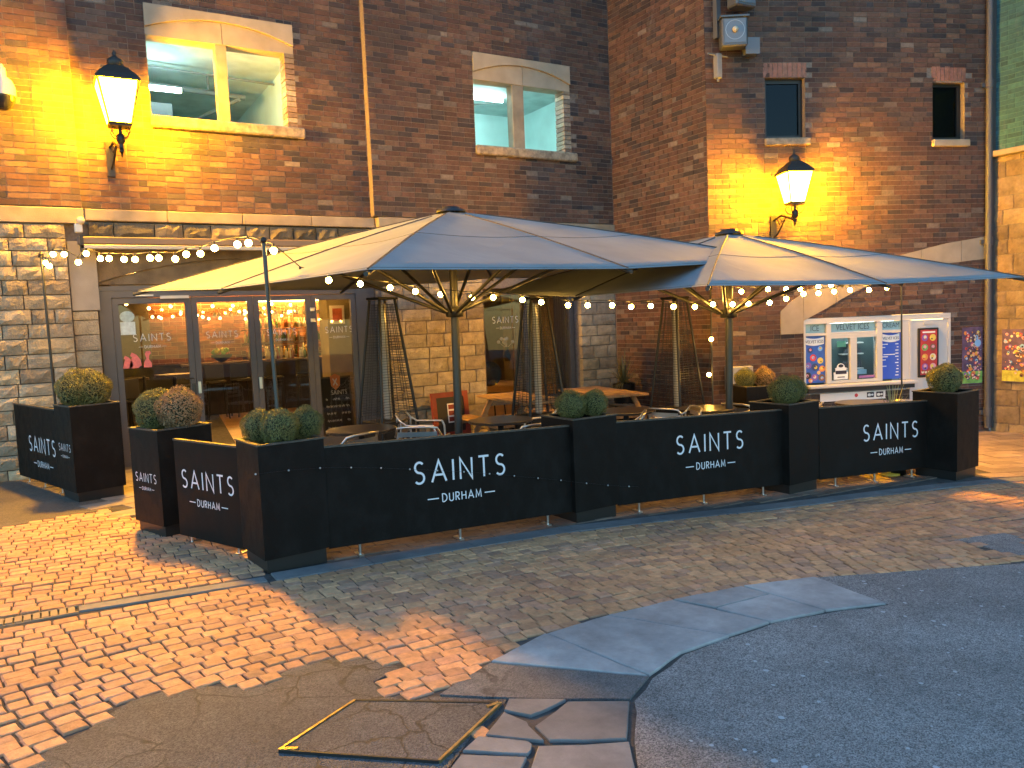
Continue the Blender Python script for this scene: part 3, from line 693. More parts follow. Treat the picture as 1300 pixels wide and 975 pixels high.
# --- small dark windows in the curved wall
def small_window(s0, s1, z0, z1, sill_m):
    x, y, h = pathC((s0+s1)/2, 0); T = Matrix.Translation((x, y, 0)) @ Matrix.Rotation(h, 4, 'Z'); hw = (s1-s0)/2
    b = MB()
    for a0, a1, c0, c1 in ((-hw,-hw+.06,z0,z1),(hw-.06,hw,z0,z1),(-hw+.06,hw-.06,z0,z0+.06),(-hw+.06,hw-.06,z1-.06,z1)): b.box(a0, a1, .10, .16, c0, c1, T)
    f = b.build('window', M_BLACKM, bld)
    b = MB(); b.box(-hw+.055, hw-.055, .125, .135, z0+.055, z1-.055, T); b.build('pane', M_GLASSD, f)
    b = MB(); b.box(-hw-.1, hw+.1, .185, .21, z0-.05, z1+.05, T); b.build('blind', plain('dark_blind', (.04,.043,.048), .7), f)
    b = MB(); b.bbox(-hw-.02, hw+.06, -.06, .1, z0-.11, z0-.002, .01, T); b.build('sill', sill_m, f)
small_window(.93, 1.57, 4.37, 5.27, M_SILL); small_window(3.70, 4.26, 4.32, 5.22, M_PALESTONE)
# pale relieving arch over the kiosk
s = 1.12; segs = [1.12,1.5,2.05,2.75,3.5,4.2,4.73]
for i in range(len(segs)-1):
    b = MB(); a0, a1 = segs[i]+.003, segs[i+1]-.003; n = 6; vs = []
    for j in range(n+1):
        s = a0+(a1-a0)*j/n
        for o in (.012, -.1):
            for zf in (arch_lo(s) if s > 1.5 or i else 1.37, arch_hi(s)): vs.append(pt(pathC, s, o, zf))
    fs = []
    for j in range(n):
        q = 4*j; fs += [(q, q+4, q+5, q+1), (q+1, q+5, q+7, q+3), (q, q+2, q+6, q+4)]
    fs += [(0,1,3,2), (4*n, 4*n+2, 4*n+3, 4*n+1)]
    b.add(vs, fs); b.build('arch_stone', M_PALESTONE, bld)
# --- glass folding doors
def frame_rect(b, x0, x1, z0, z1, w, y0, y1):
    b.box(x0, x0+w, y0, y1, z0, z1); b.box(x1-w, x1, y0, y1, z0, z1); b.box(x0+w, x1-w, y0, y1, z1-w, z1); b.box(x0+w, x1-w, y0, y1, z0, z0+w)
b = MB(); b.box(.64, .79, 11.56, 11.72, -.05, 2.40); b.box(4.12, 4.42, 11.56, 11.72, -.2, 2.40); b.box(.79, 4.12, 11.56, 11.72, 2.27, 2.43); b.box(.66, 4.4, 11.545, 11.56, 2.36, 2.42); b.build('door_frame', M_FRAME, bld)
DX = [(.795,1.765,.02),(1.77,2.595,.0),(2.60,3.425,-.02),(3.43,4.115,-.04)]
for i, (x0, x1, z0) in enumerate(DX):
    b = MB(); frame_rect(b, x0, x1, z0, 2.262, .075, 11.585, 11.65); b.box(x0+.075, x1-.075, 11.585, 11.65, z0+.075, z0+.17); d = b.build('door', M_FRAME, bld)
    b = MB(); b.box(x0+.07, x1-.07, 11.612, 11.622, z0+.16, 2.19); b.build('pane', M_GLASS, d)
    cx = (x0+x1)/2; tw = .46 if i == 0 else .42
    b = brand_mark(tw, cx+(.07 if i == 3 else -.03), 1.735, lambda x, z, y: (x, 11.610-y, z)); b.build('lettering', plain('vinyl_white', (.6,.58,.52), .6), d)
    if i in (1, 2):
        b = MB(); b.bbox(x0+.012, x0+.055, 11.568, 11.585, .93, 1.10, .006); b.build('handle', M_ALU, d)
    if i == 0:
        b = MB(); b.bbox(x1-.06, x1-.015, 11.57, 11.585, .78, 1.08, .006); b.tube([(x1-.037,11.57,1.15),(x1-.037,11.54,1.15),(x1-.14,11.54,1.15)], .009, 6); b.build('handle', M_MAST, d)
        b = MB(); b.box(x0+.08, x0+.26, 11.604, 11.609, 1.78, 1.95); b.lathe([(.085,0),(.085,.004)], 14, (0,0,0)); b.build('notice', plain('pale_blue_notice', (.5,.58,.55), .6, var=.2, vscale=20), d)
        b = MB(); b.prism([(x0+.17+.09*math.cos(R(t)), 2.02+.075*math.sin(R(t))) for t in range(0, 360, 24)], 11.604, 11.609, lambda x, z, y: (x, y, z)); b.build('notice', plain('grey_green_notice', (.36,.45,.42), .6, var=.2, vscale=25), d)
    if i == 3:
        for z in (1.86, 2.02):
            b = MB(); b.bbox(x0-.02, x0+.05, 11.565, 11.585, z, z+.055, .005); b.build('hinge', M_ALU, d)
b = MB(); b.box(1.08, 1.3, 11.556, 11.562, 2.285, 2.305); b.box(1.38, 1.74, 11.53, 11.56, 2.245, 2.285); b.build('door_closer', plain('brushed_metal', (.4,.38,.35), .35, .9), bld)
# flamingo transfers on the first pane
M_PINK = plain('flamingo_pink', (.75,.16,.13), .6, var=.15, vscale=30)
for k, (fx, sc_) in enumerate(((.93,.9),(1.02,1.1),(1.16,1.0))):
    b = MB(); body = [(-.07,0),(.03,0),(.07,.03),(.06,.1),(.02,.16),(-.03,.19),(-.05,.15),(-.03,.13),(-.05,.08)] if k < 2 else [(-.04,0),(.06,0),(.06,.06),(.03,.11),(.035,.16),(.06,.185),(.05,.22),(.0,.215),(-.015,.18),(0,.12),(-.03,.07)]
    b.prism([(fx+x*sc_, 1.335+z*sc_) for x, z in body], 11.604, 11.609-k*.0005, lambda x, z, y: (x, y, z)); tag(b.build('flamingo_sticker', M_PINK), ['pink flamingo sticker at the left of the door glass', 'taller middle pink flamingo sticker on the door glass', 'pink flamingo sticker with raised head, right of the other two on the door glass'][k], 'sticker')
# ground floor window between the stone piers
b = MB(); frame_rect(b, 6.17, 8.10, .35, 2.28, .09, 11.5, 11.6); b.box(7.05, 7.13, 11.5, 11.6, .44, 2.19); wf = b.build('window', M_FRAME, bld)
for x0, x1 in ((6.25,7.06),(7.12,8.02)):
    b = MB(); b.box(x0, x1, 11.545, 11.555, .43, 2.2); b.build('pane', M_GLASS, wf)
brand_mark(.5, 6.72, 1.78, lambda x, z, y: (x, 11.542-y, z)).build('lettering', bpy.data.materials['vinyl_white'], wf)
# --- bar room
M_FLOOR = plain('warm_timber_floor', (.33,.19,.08), .35, var=.3, vscale=3)
b = MB(); b.box(.3, 12, 11.66, 21.2, -.15, -.02); b.build('bar_floor', M_FLOOR, bld)
M_BARWALL = plain('bar_dark_wall', (.12,.095,.07), .8, var=.1)
b = MB(); b.box(.2, .3, 11.7, 21.2, -.1, 2.8); b.box(12, 12.1, 11.7, 21.2, -.1, 2.8); b.box(.3, 12, 11.74, 21.2, 2.8, 2.9); b.box(.3, 2.2, 20.8, 20.9, -.05, 2.8); b.box(8.61, 12, 20.8, 20.9, -.05, 2.8); b.build('bar_wall', M_BARWALL, bld)
ib = []; bricks(pathA(20.8), 2.2, 8.6, -.02, 2.8, store=ib, pal=[(.20,.075,.035),(.25,.10,.045),(.13,.05,.03),(.17,.07,.035)], ch=.1, bl=.3)
b = MB(); im = MB(); backing(im, pathA(20.8), 2.2, 8.6, -.02, 2.8); im.build('mortar', plain('pale_mortar', (.45,.34,.22), .9), bld)
for path, s, z, l, hh, t in ib: brick_geo(b, lambda a, c, o: (s+a*l, 20.8-o, z+c*hh), rnd, t)
b.build('bricks', M_BRICK, bld, kind='stuff')
for x0, x1, y, z in ((2.4,8.4,20.55,2.55),(1.2,2.6,14.6,2.70),(.9,2.2,12.9,2.70),(2.4,4.0,12.9,2.70),(4.4,7.2,20.3,2.5)):  # unseen strips added overhead to light the bar's back wall and floor
    b = MB(); b.box(x0, x1, y, y+.06, z, z+.04); b.build('bar_light', M_BARFILL, bld)

# ================================================================== RIGHT HAND BUILDING
sb = thing('stone_building', 'building at the right edge with green painted brick over honey coloured stone blocks', 'building')
mb = MB(); mb.box(13.235, 13.6, 3.2, 7.06, -.6, 4.1); mb.build('wall_core', M_MORTAR, sb)
mb = MB(); mb.box(13.226, 13.6, 3.2, 7.06, 4.125, ZT); mb.build('painted_joints', plain('teal_joint', (.06,.16,.16), .8), sb)
DB = []; bricks(pathD, 0, 3.2, 4.13, ZT, store=DB, pal=[(.035,.105,.125),(.04,.12,.135),(.03,.09,.11)])
b = MB()
for path, s, z, l, hh, t in DB[:]:
    x, y, h = path(s, 0); brick_geo(b, lambda a, c, o: (x-o, y-a*l, z+c*hh), rnd, t)
b.build('painted_bricks', M_BRICK, sb, kind='stuff')
stonework(pathD, 0, 3.2, -.5, 4.02, .4, (.2,.3), (.3,.7), par=sb, pal=[(.24,.17,.095),(.205,.15,.09),(.27,.20,.115)])
b = MB(); b.bbox(13.12, 13.4, 3.2, 7.07, 4.03, 4.12, .01); b.build('ledge', M_CUTSTONE, sb)

# ================================================================== WALL FITTINGS
def wall_lantern(label, base, loc, h, sc_=1.0):
    # base: fixing point on the wall; loc: centre of the lantern's floor; h: wall heading
    t = thing('wall_lantern', label, 'lamp', loc, h, 'old style wall lanterns')
    M = Matrix.Rotation(-h, 3, 'Z'); d = M @ (Vector(base)-Vector(loc))
    H = .50*sc_; rb, rt = .125*sc_, .225*sc_
    def sq(r, z): return [Vector((sx*r, sy*r, z)) for sx, sy in ((-1,-1),(1,-1),(1,1),(-1,1))]
    B, T = sq(rb, 0), sq(rt, H)
    for i in range(4):
        j = (i+1) % 4; b = MB(); c = .012
        n = ((B[j]-B[i]).cross(T[i]-B[i])).normalized()*.004
        q = [B[i].lerp(B[j], .06), B[j].lerp(B[i], .06), T[j].lerp(T[i], .04), T[i].lerp(T[j], .04)]
        b.add([p+n for p in q]+[p-n for p in q], [(0,1,2,3),(7,6,5,4),(0,4,5,1),(1,5,6,2),(2,6,7,3),(3,7,4,0)]); b.build('lantern_pane', (M_LAMPF, M_LAMP, M_LAMPB, M_LAMP)[i], t)
    b = MB()
    for i in range(4): b.tube([B[i], T[i]], .012*sc_, 5)
    for r, z in ((rb, 0), (rt, H)):
        q = sq(r, z); b.tube(q+[q[0]], .013*sc_, 5)
    b.box(-rb, rb, -rb, rb, -.03, -.008); b.build('lantern_cage', M_BLACKM, t)
    b = MB(); pr = [(rt*1.0, H-.012), (rt*1.10, H-.008), (rt*1.11, H+.012), (rt*.90, H+.08*sc_), (rt*.55, H+.16*sc_), (rt*.36, H+.20*sc_)]
    vs = [p for r, z in pr for p in sq(r, z)]
    b.add(vs, [(4*i+k, 4*i+(k+1) % 4, 4*i+4+(k+1) % 4, 4*i+4+k) for i in range(len(pr)-1) for k in range(4)]+[(3,2,1,0)])
    b.lathe([(rt*.36, H+.195*sc_), (rt*.42, H+.22*sc_), (rt*.38, H+.28*sc_), (rt*.16, H+.31*sc_), (.02, H+.33*sc_), (.026, H+.36*sc_), (.004, H+.40*sc_)], 10); b.build('lantern_roof', plain('lamp_black', (.03,.026,.02), .5, .3), t)
    b = MB(); e = Vector((d.x*.0, 0, -.30*sc_))
    b.tube([(0,0,-.02),(0,0,-.30*sc_)], [.02,.026], 8); b.lathe([(.02,-.1),(.05,-.13),(.05,-.2),(.02,-.24)], 8); b.lathe([(.03,-.33*sc_),(.03,-.28*sc_),(.005,-.40*sc_)], 8)
    for k in range(4):
        a = math.pi/4+k*math.pi/2; c, s_ = math.cos(a), math.sin(a)
        b.tube([(r*c, r*s_, z) for r, z in ((.03,-.17),(.10,-.15),(.145,-.09),(.12,-.045),(.085,-.06))], .008, 5)
    p0 = Vector((d.x, d.y, d.z+.06)); p1 = Vector((0, 0, -.30*sc_))
    b.tube([p0, p0.lerp(p1, .4)+Vector((0,0,.08)), p0.lerp(p1, .75)+Vector((0,0,.04)), p1], .018, 6)
    b.tube([Vector((d.x,d.y,d.z-.22)), Vector((d.x,d.y,d.z-.18)).lerp(p1,.25), p0.lerp(p1, .6)+Vector((0,0,.05))], .014, 6)
    b.tube([p0.lerp(p1,.2)+Vector((0,0,.05)), p0.lerp(p1,.3)+Vector((0,0,-.05)), p0.lerp(p1,.42)+Vector((0,0,-.01)), p0.lerp(p1,.33)+Vector((0,0,.03))], .009, 5)
    b.box(d.x-.045, d.x+.045, d.y-.03, d.y+.012, d.z-.30, d.z+.14); b.build('bracket', M_BLACKM, t)
    return t
wall_lantern('lit lantern on the left part of the facade, beside the larger upper window', (.90, 11.39, 4.10), (1.0, 10.95, 4.36), 0)
x, y, h = pathC(1.16, .45); bx, by, _ = pathC(1.02, .01)
wall_lantern('lit lantern on the curved wall below the small dark window', (bx, by, 3.06), (x, y, 3.33), h, .86)
# cctv dome at the left edge
t = thing('dome_camera', 'white security dome camera at the left edge of the facade', 'camera', (-.20, 11.0, 4.55))
b = MB(); b.lathe([(.001,.36),(.05,.36),(.055,.26),(.105,.22),(.135,.14),(.135,.04)], 16); b.build('housing', M_UPVC, t)
b = MB(); b.lathe([(.13,.04),(.125,-.02),(.09,-.09),(.04,-.12),(.001,-.125)], 16); b.build('dome', plain('smoked_dome', (.02,.02,.02), .1), t)
b = MB(); b.tube([(0,.36,.33),(0,.12,.42),(0,0,.34)], .03, 8); b.build('arm', M_UPVC, t)
t = thing('security_light', 'small white sensor light fixed under the stone band left of the awning', 'light', (.47, 11.22, 3.13))
b = MB(); b.bbox(-.045, .045, 0, .09, -.06, .05, .01); b.build('body', M_UPVC, t)
b = MB(); b.sphere((.03,-.01,.085), .05, 10, 6); b.build('lens', plain('clear_lens', (.5,.45,.35), .15), t)
# awning cassette folded away above the doors
t = thing('awning', 'retracted awning cassette under the dark stone course above the glass doors', 'awning', (.45, 11.2, 2.9))
b = MB(); b.bbox(0, 3.95, -.02, .13, .02, .12, .015); b.build('cassette', plain('awning_brown', (.13,.09,.06), .5), t)
b = MB(); b.bbox(.02, 3.93, -.06, -.022, -.04, .015, .008); b.build('front_rail', plain('awning_rail', (.35,.3,.24), .4, .4), t)
b = MB(); b.box(.02, .06, -.06, .14, -.14, .125); b.build('end_bracket', M_BLACKM, t)
# floodlights on the corner post
t = thing('light_post', 'grey vertical conduit with a bracket carrying two floodlights on the wall corner', 'post', (*pathC(.16, .10)[:2], 5.3))
b = MB(); b.box(-.04, .04, -.04, .04, .52, 2.6); b.build('post', plain('grey_steel', (.09,.095,.105), .5, .3), t)
b = MB(); b.bbox(-.05, .05, -.05, .05, -.06, .30, .012); b.tube([(0,0,-.1),(0,0,-.05)], .02, 6); b.tube([(-.2,0,.28),(.2,0,.28)], .014, 6); b.build('cable_gland', plain('pale_plastic', (.2,.19,.18), .5), t)
def floodlight(label, s, o, z, w, yaw, lit):
    x, y, h = pathC(s, o); t = thing('floodlight', label, 'floodlight', (x, y, z), h+yaw, 'floodlights on the wall corner')
    b = MB(); b.bbox(-w, w, -.1, .12, -.22, .20, .02); b.box(-w-.02, w+.02, -.13, .13, .19, .215); b.build('housing', plain('flood_grey', (.09,.095,.10), .45, .3), t)
    b = MB(); b.box(-w+.035, w-.035, -.108, -.101, -.17, .165); b.build('front_glass', plain('flood_glass', (.13,.14,.155), .15), t)
    b = MB()
    n = 18
    for i in range(n):
        a0, a1 = 2*math.pi*i/n, 2*math.pi*(i+1)/n
        b.add([(r*math.cos(a), -.112, r*math.sin(a)+.01) for r in (.132,.142) for a in (a0, a1)], [(0,1,3,2)])
    b.build('reflector_ring', plain('ring_grey', (.3,.31,.33), .5), t)
    b = MB(); b.sphere((0,-.125,.01), .045, 10, 6); b.build('bulb', lit, t)
    return t
floodlight('lower square floodlight with a control box beside it on the wall corner', .36, .22, 5.86, .19, -.12, plain('flood_bulb', (.5,.42,.28), .2))
floodlight('upper floodlight cut by the top of the picture on the wall corner', .50, .22, 6.43, .19, .35, plain('flood_bulb_blue', (.35,.55,.8), .1))
x, y, h = pathC(.66, .1); t = thing('control_box', 'plain grey control box to the right of the lower floodlight', 'box', (x, y, 5.60), h)
b = MB(); b.bbox(-.09, .12, -.06, .09, -.02, .21, .01); b.build('case', plain('grey_case', (.12,.13,.15), .5), t)
b = MB(); b.box(-.095, .125, -.075, -.061, -.025, .215); b.build('lid', bpy.data.materials['grey_case'], t)
# drainpipe
x, y, h = pathC(4.64, .07); t = thing('drainpipe', 'dark grey cast drainpipe running down the right end of the brick wall', 'pipe', (x, y, -.3), h)
b = MB(); b.tube([(0,0,0),(0,0,9.2)], .05, 10); b.build('pipe', plain('dark_grey_paint', (.07,.068,.075), .5), t)
for z in (.2, 2.95, 5.4, 7.9):
    b = MB(); b.tube([(0,0,z),(0,0,z+.13)], .062, 10); b.box(-.11, .11, .02, .055, z+.02, z+.09); b.build('collar', bpy.data.materials['dark_grey_paint'], t)
b = MB(); b.box(.0, .12, .0, .1, 0, 9.2); b.build('corner_trim', plain('dark_corner', (.045,.04,.038), .8), t)  # dark vertical strip in the corner beside the pipe

# ================================================================== KIOSK FRONT
xk, yk, hk = pathC(2.76, 0)
kio = thing('ice_cream_kiosk', 'white framed ice cream kiosk with blue posters and a white door in the curved wall', 'kiosk', (xk, yk, 0), hk)
K0 = 2.76
ks = lambda s: s-K0
b = MB()
z0, z1 = .56, 1.585
b.box(ks(1.505), ks(4.02), .01, .11, z1-.075, z1+.012)                       # head
for a, c in ((1.505,1.535),(1.885,1.965),(2.74,2.835),(3.185,3.30)): b.box(ks(a), ks(c), .015, .105, z0, z1-.076)
for a, c in ((1.536,1.884),(1.966,2.739),(2.836,3.184)): b.box(ks(a), ks(c), .02, .10, 1.325, 1.365)
b.box(ks(1.966), ks(2.739), .02, .10, .56, .60); b.box(ks(1.966), ks(2.739), .02, .10, 1.27, 1.323)
for a, c in ((2.29,2.345),(2.347,2.40)): b.box(ks(a), ks(c), .018, .09, .601, 1.269)
b.build('frame', M_UPVC, kio)
M_KTEAL = plain('kiosk_fascia_glass', (.24,.40,.44), .25, var=.1)
for a, c, tx, sz in ((1.537,1.883,'ICE',.13),(1.967,2.738,'VELVET ICES',.13),(2.837,3.183,'CREAM',.115)):
    b = MB(); b.box(ks(a), ks(c), .06, .07, 1.366, 1.508); p = b.build('fascia_pane', M_KTEAL, kio)
    text_mesh(tx, sz, plain('fascia_letter', (.06,.10,.12), .5) if 'fascia_letter' not in bpy.data.materials else bpy.data.materials['fascia_letter'], p, wallm(ks((a+c)/2), .0575, 1.437), sx=.80)
b = MB(); b.box(ks(1.967), ks(2.738), .055, .062, .602, 1.268); b.build('pane', M_GLASS, kio)
# posters inside the side panes
def flat(b, poly, y, th=.0008): b.prism(poly, y, y+th, lambda x, z, q: (x, q, z))
def disc(cx, cz, r, n=12, sy=1): return [(cx+r*math.cos(2*math.pi*i/n), cz+r*sy*math.sin(2*math.pi*i/n)) for i in range(n)]
M_BLUE = plain('poster_blue', (.03,.10,.42), .5, var=.25, vscale=5); M_CLEAR = plain('poster_white', (.75,.75,.72), .5)
PC = [plain('print_%s' % n, c, .5) for n, c in (('red',(.6,.05,.06)),('yellow',(.7,.5,.08)),('orange',(.7,.25,.05)),('purple',(.2,.09,.35)),('black',(.03,.02,.03)),('sky',(.2,.42,.7)),('cream',(.7,.6,.42)),('green',(.16,.4,.1)),('pink',(.65,.3,.35)),('navy',(.03,.05,.16)),('brown',(.18,.08,.04)))]
PD = {m.name[6:]: m for m in PC}
def poster(par, name, x0, x1, z0, z1, base, y):
    b = MB(); b.box(x0, x1, y, y+.004, z0, z1); return b.build(name, base, par)
def dots(par, items, y):       # items: (material key, cx, cz, r)
    by = {}
    for i, (k, cx, cz, r) in enumerate(items): flat(by.setdefault(k, MB()), disc(cx, cz, r), y-.0006-.00012*(i+1), .0005)
    for k, mb_ in by.items(): mb_.build('print', PD[k], par)
def banner_arc(par, x0, x1, zc, y, word, sz):
    b = MB(); n = 10; top = [(x0+(x1-x0)*i/n, zc+.055-.045*math.sin(math.pi*i/n)*.6) for i in range(n+1)]; bot = [(x, z-.11) for x, z in reversed(top)]
    flat(b, top+bot, y-.012, .001); o = b.build('banner', M_CLEAR, par)
    text_mesh(word, sz, PD['black'], o, wallm((x0+x1)/2, y-.0135, zc-.02), sx=.82)
p = poster(kio, 'ice_cream_poster', ks(1.537), ks(1.883), .58, 1.322, M_BLUE, .06)
banner_arc(p, ks(1.54), ks(1.86), 1.25, .06, 'VELVET ICES', .068)
rr = random.Random(5); it = []
for cx, cz, r, k in ((1.63,1.10,.045,'navy'),(1.80,1.12,.04,'sky'),(1.68,.98,.055,'red'),(1.80,.93,.05,'yellow'),(1.60,.86,.05,'purple'),(1.71,.83,.06,'navy'),(1.83,.80,.05,'orange'),(1.59,.70,.055,'black'),(1.70,.67,.055,'purple'),(1.82,.66,.055,'brown'),(1.63,.62,.035,'orange'),(1.77,.74,.03,'yellow')):
    it.append((k, ks(cx), cz, r)); it.append((rr.choice(['cream','yellow','pink','sky']), ks(cx)+rr.uniform(-.015,.015), cz+rr.uniform(-.01,.01), r*.45)); it.append((rr.choice(['red','black','green','orange']), ks(cx)+rr.uniform(-.02,.02), cz+rr.uniform(-.02,.02), r*.22))
dots(p, it, .06)
p = poster(kio, 'price_list', ks(2.837), ks(3.183), .58, 1.322, plain('price_blue', (.03,.09,.5), .45), .06)
banner_arc(p, ks(2.85), ks(3.15), 1.25, .06, 'VELVET ICES', .062)
b = MB()
for side, n in ((0, 8), (1, 11)):
    for i in range(n):
        z = 1.13-i*.05; w = rr.uniform(.04, .10)
        x0_ = ks(2.86) if side == 0 else ks(3.14)-w*.6
        if side == 0 and i in (2, 3, 6): continue
        b.box(x0_, x0_+w*.6 if side else x0_+w, .0585, .0595, z, z+.014)
b.box(ks(2.88), ks(3.08), .0585, .0595, .965, .978); b.build('print', M_CLEAR, p)
b = MB(); b.box(ks(2.02), ks(2.26), .045, .05, .615, .73); b.box(ks(2.05), ks(2.235), .045, .05, .735, .80); flat(b, disc(ks(2.14), .80, .07), .0455, .004); o = b.build('notice', M_CLEAR, kio)
b = MB(); flat(b, disc(ks(2.14), .83, .045, 10, .6), .043); b.box(ks(2.05), ks(2.235), .043, .0437, .70, .755); b.box(ks(2.08), ks(2.205), .043, .0437, .645, .66); b.build('print', PD['black'], o)
b = MB(); b.box(ks(2.08), ks(2.23), .047, .05, 1.13, 1.22); b.build('notice', plain('green_notice', (.08,.3,.2), .5), kio)
b = MB(); b.box(ks(2.45), ks(2.72), .047, .05, .62, .66); b.build('notice', plain('purple_strip', (.3,.12,.3), .5), kio)
# kiosk interior with shelves
b = MB(); b.box(ks(1.5), ks(3.32), .5, .54, -.3, 1.7); b.build('back_panel', plain('kiosk_dark_teal', (.05,.08,.08), .6), kio)
b = MB()
for z in (.74, .98, 1.16): b.box(ks(2.36), ks(2.74), .38, .49, z, z+.018)
b.build('shelf', M_UPVC, kio)
b = MB()
for i in range(10): b.lathe([(.0,0),(.014,0),(.014,.085),(.006,.105),(.006,.125)], 6, (ks(2.41)+i*.033, .41, .76))
for i in range(6): b.box(ks(2.42)+i*.052, ks(2.455)+i*.052, .40, .44, 1.0, 1.0+rr.uniform(.05, .1))
b.build('stock', plain('stock_dark', (.07,.07,.08), .4), kio)
b = MB(); b.box(ks(2.0), ks(3.1), .12, .2, 1.50, 1.52); b.build('kiosk_light', emit('kiosk_strip', (.8,1,1), 5), kio)
b = MB(); b.box(ks(2.36), ks(2.74), .3, .37, .66, .73); b.build('counter_tub', plain('tub_pale_blue', (.4,.6,.75), .4), kio)
b = MB(); b.bbox(ks(1.5), ks(3.34), -.16, .014, .505, .555, .012); b.build('counter', M_UPVC, kio)
b = MB(); b.box(ks(1.5), ks(3.30), -.12, -.02, .44, .503); b.build('counter_support', M_DARK, kio)
b = MB(); b.box(ks(1.75), ks(2.86), -.02, -.012, .28, .41); o = b.build('sticker_board', M_CLEAR, kio)
it = [('red', ks(2.36), .355, .03)]
dots(o, it, -.0205)
for xx in (2.60, 2.76):
    b = MB(); b.prism([(ks(xx)-.06,.31),(ks(xx)+.06,.31),(ks(xx)+.06,.395),(ks(xx)-.06,.395)], -.0245, -.0235, lambda x, z, q: (x, q, z)); oo = b.build('print', PD['black'], o)
    b = MB(); flat(b, disc(ks(xx)-.02, .35, .03, 10, .8), -.0262); flat(b, disc(ks(xx)+.03, .352, .02, 10, .8), -.0265); b.build('print', M_CLEAR, o)
# kiosk door with a framed red poster
b = MB(); b.box(ks(3.345), ks(3.975), .02, .07, -.35, 1.50); kd = b.build('door', M_UPVC, kio)
b = MB(); b.box(ks(3.302), ks(3.342), .01, .10, -.35, 1.508); b.box(ks(3.978), ks(4.02), .01, .10, -.35, 1.508); b.box(ks(3.55), ks(3.70), .0, .018, 1.43, 1.47); b.build('door_frame', M_UPVC, kio)
b = MB(); b.bbox(ks(3.44), ks(3.80), -.01, .019, .58, 1.37, .008); rp = b.build('framed_poster', M_BLACKM, kd)
b = MB(); b.box(ks(3.475), ks(3.765), -.013, -.0105, .62, 1.34); b.build('print', plain('poster_red', (.42,.03,.03), .5, var=.2, vscale=8), rp)
it = []
for r_ in range(4):
    for c_ in range(2): 
        cx, cz = ks(3.55+.14*c_), 1.215-r_*.155; it.append((['purple','yellow','green','brown','orange','cream','purple','pink'][r_*2+c_], cx, cz, .055)); it.append((rr.choice(['cream','yellow','pink']), cx+rr.uniform(-.02,.02), cz+.01, .028)); it.append((rr.choice(['black','brown','red']), cx+rr.uniform(-.02,.02), cz-.02, .014))
for i in range(5): it.append(('cream', ks(3.51+.055*i), .665, .022)); it.append(('brown', ks(3.51+.055*i), .685, .012))
dots(rp, it, -.0135)
b = MB(); b.box(ks(3.51), ks(3.73), -.0142, -.0135, 1.29, 1.315); b.build('print', M_CLEAR, rp)
# colourful posters pasted on the walls
def wall_poster(label, mtx, w, h, seed):
    t = thing('wall_poster', label, 'poster'); t.matrix_world = mtx; r = random.Random(seed)
    b = MB(); b.box(-w/2, w/2, .002, .006, 0, h); b.build('sheet', plain('poster_dusk_%d' % seed, (.10,.06,.12), .6, var=.5, vscale=9), t)
    b = MB(); b.box(-w/2+.003, w/2-.003, -.0, .0015, .01, h*.22); b.build('print', plain('poster_grass_%d' % seed, (.18,.38,.08) if seed == 3 else (.45,.42,.05), .6, var=.4, vscale=14), t)
    it = []
    for i in range(110):
        it.append((r.choice(['brown','cream','red','orange','purple','pink','navy','yellow','brown','sky']), r.uniform(-w/2+.05, w/2-.05), r.uniform(.08, h-.05), r.uniform(.012, .034)))
        cx, cz, rr_ = it[-1][1:]; it.append((r.choice(['cream','pink','black','orange']), cx+r.uniform(-.01,.01), cz-r.uniform(0,.012), rr_*.5))
    it.append(('sky', w*.2, h*.72, .06))
    dots(t, [(k, cx, cz, min(r_, w/2-abs(cx)-.004)) for k, cx, cz, r_ in it], -.0005)
    return t
x, y, h = pathC(4.41, .012)
wall_poster('colourful poster on the brick wall between the kiosk door and the drainpipe', Matrix.Translation((x, y, .43)) @ Matrix.Rotation(h, 4, 'Z'), .37, .92, 3)
wall_poster('colourful poster on the stone wall at the right edge', Matrix.Translation((13.22-.055, 6.55, .46)) @ Matrix.Rotation(-math.pi/2, 4, 'Z'), .62, .84, 8)

# ================================================================== BAR INTERIOR
t = thing('bar_counter', 'long dark bar counter seen through the glass doors', 'counter', (4.4, 18.0, -.02))
b = MB(); b.box(-1.9, 3.0, .05, .6, 0, 1.08); b.build('counter_front', plain('bar_front', (.03,.02,.015), .3, var=.3), t)
b = MB(); b.bbox(-1.95, 3.05, 0, .7, 1.08, 1.14, .01); b.build('counter_top', plain('bar_top', (.14,.10,.07), .2), t)
t = thing('back_bar', 'back bar shelving crowded with bottles behind the counter', 'shelf', (5.9, 20.2, -.02))
b = MB(); b.box(-1.6, 1.6, 0, .5, 0, 1.15); b.build('cabinet', M_DARK, t)
for z in (1.45, 1.8):
    b = MB(); b.box(-1.6, 1.6, .2, .5, z, z+.03); b.build('shelf', plain('shelf_dark', (.1,.06,.04), .4), t)
GLS = [plain('bottle_%d' % i, c, .12) for i, c in enumerate([(.5,.33,.1),(.3,.22,.12),(.08,.14,.05),(.6,.5,.3),(.25,.08,.03),(.55,.55,.5)])]
bm_ = []
for i in range(6):
    b = MB(); hh = rr.uniform(.22, .3); b.lathe([(.001,0),(.037,0),(.037,hh*.6),(.014,hh*.78),(.014,hh),(.001,hh)], 8); me = b.mesh('bottle'); me.materials.append(GLS[i]); bm_.append(me)
BC = ['amber','brown','dark green','pale gold','red brown','clear']
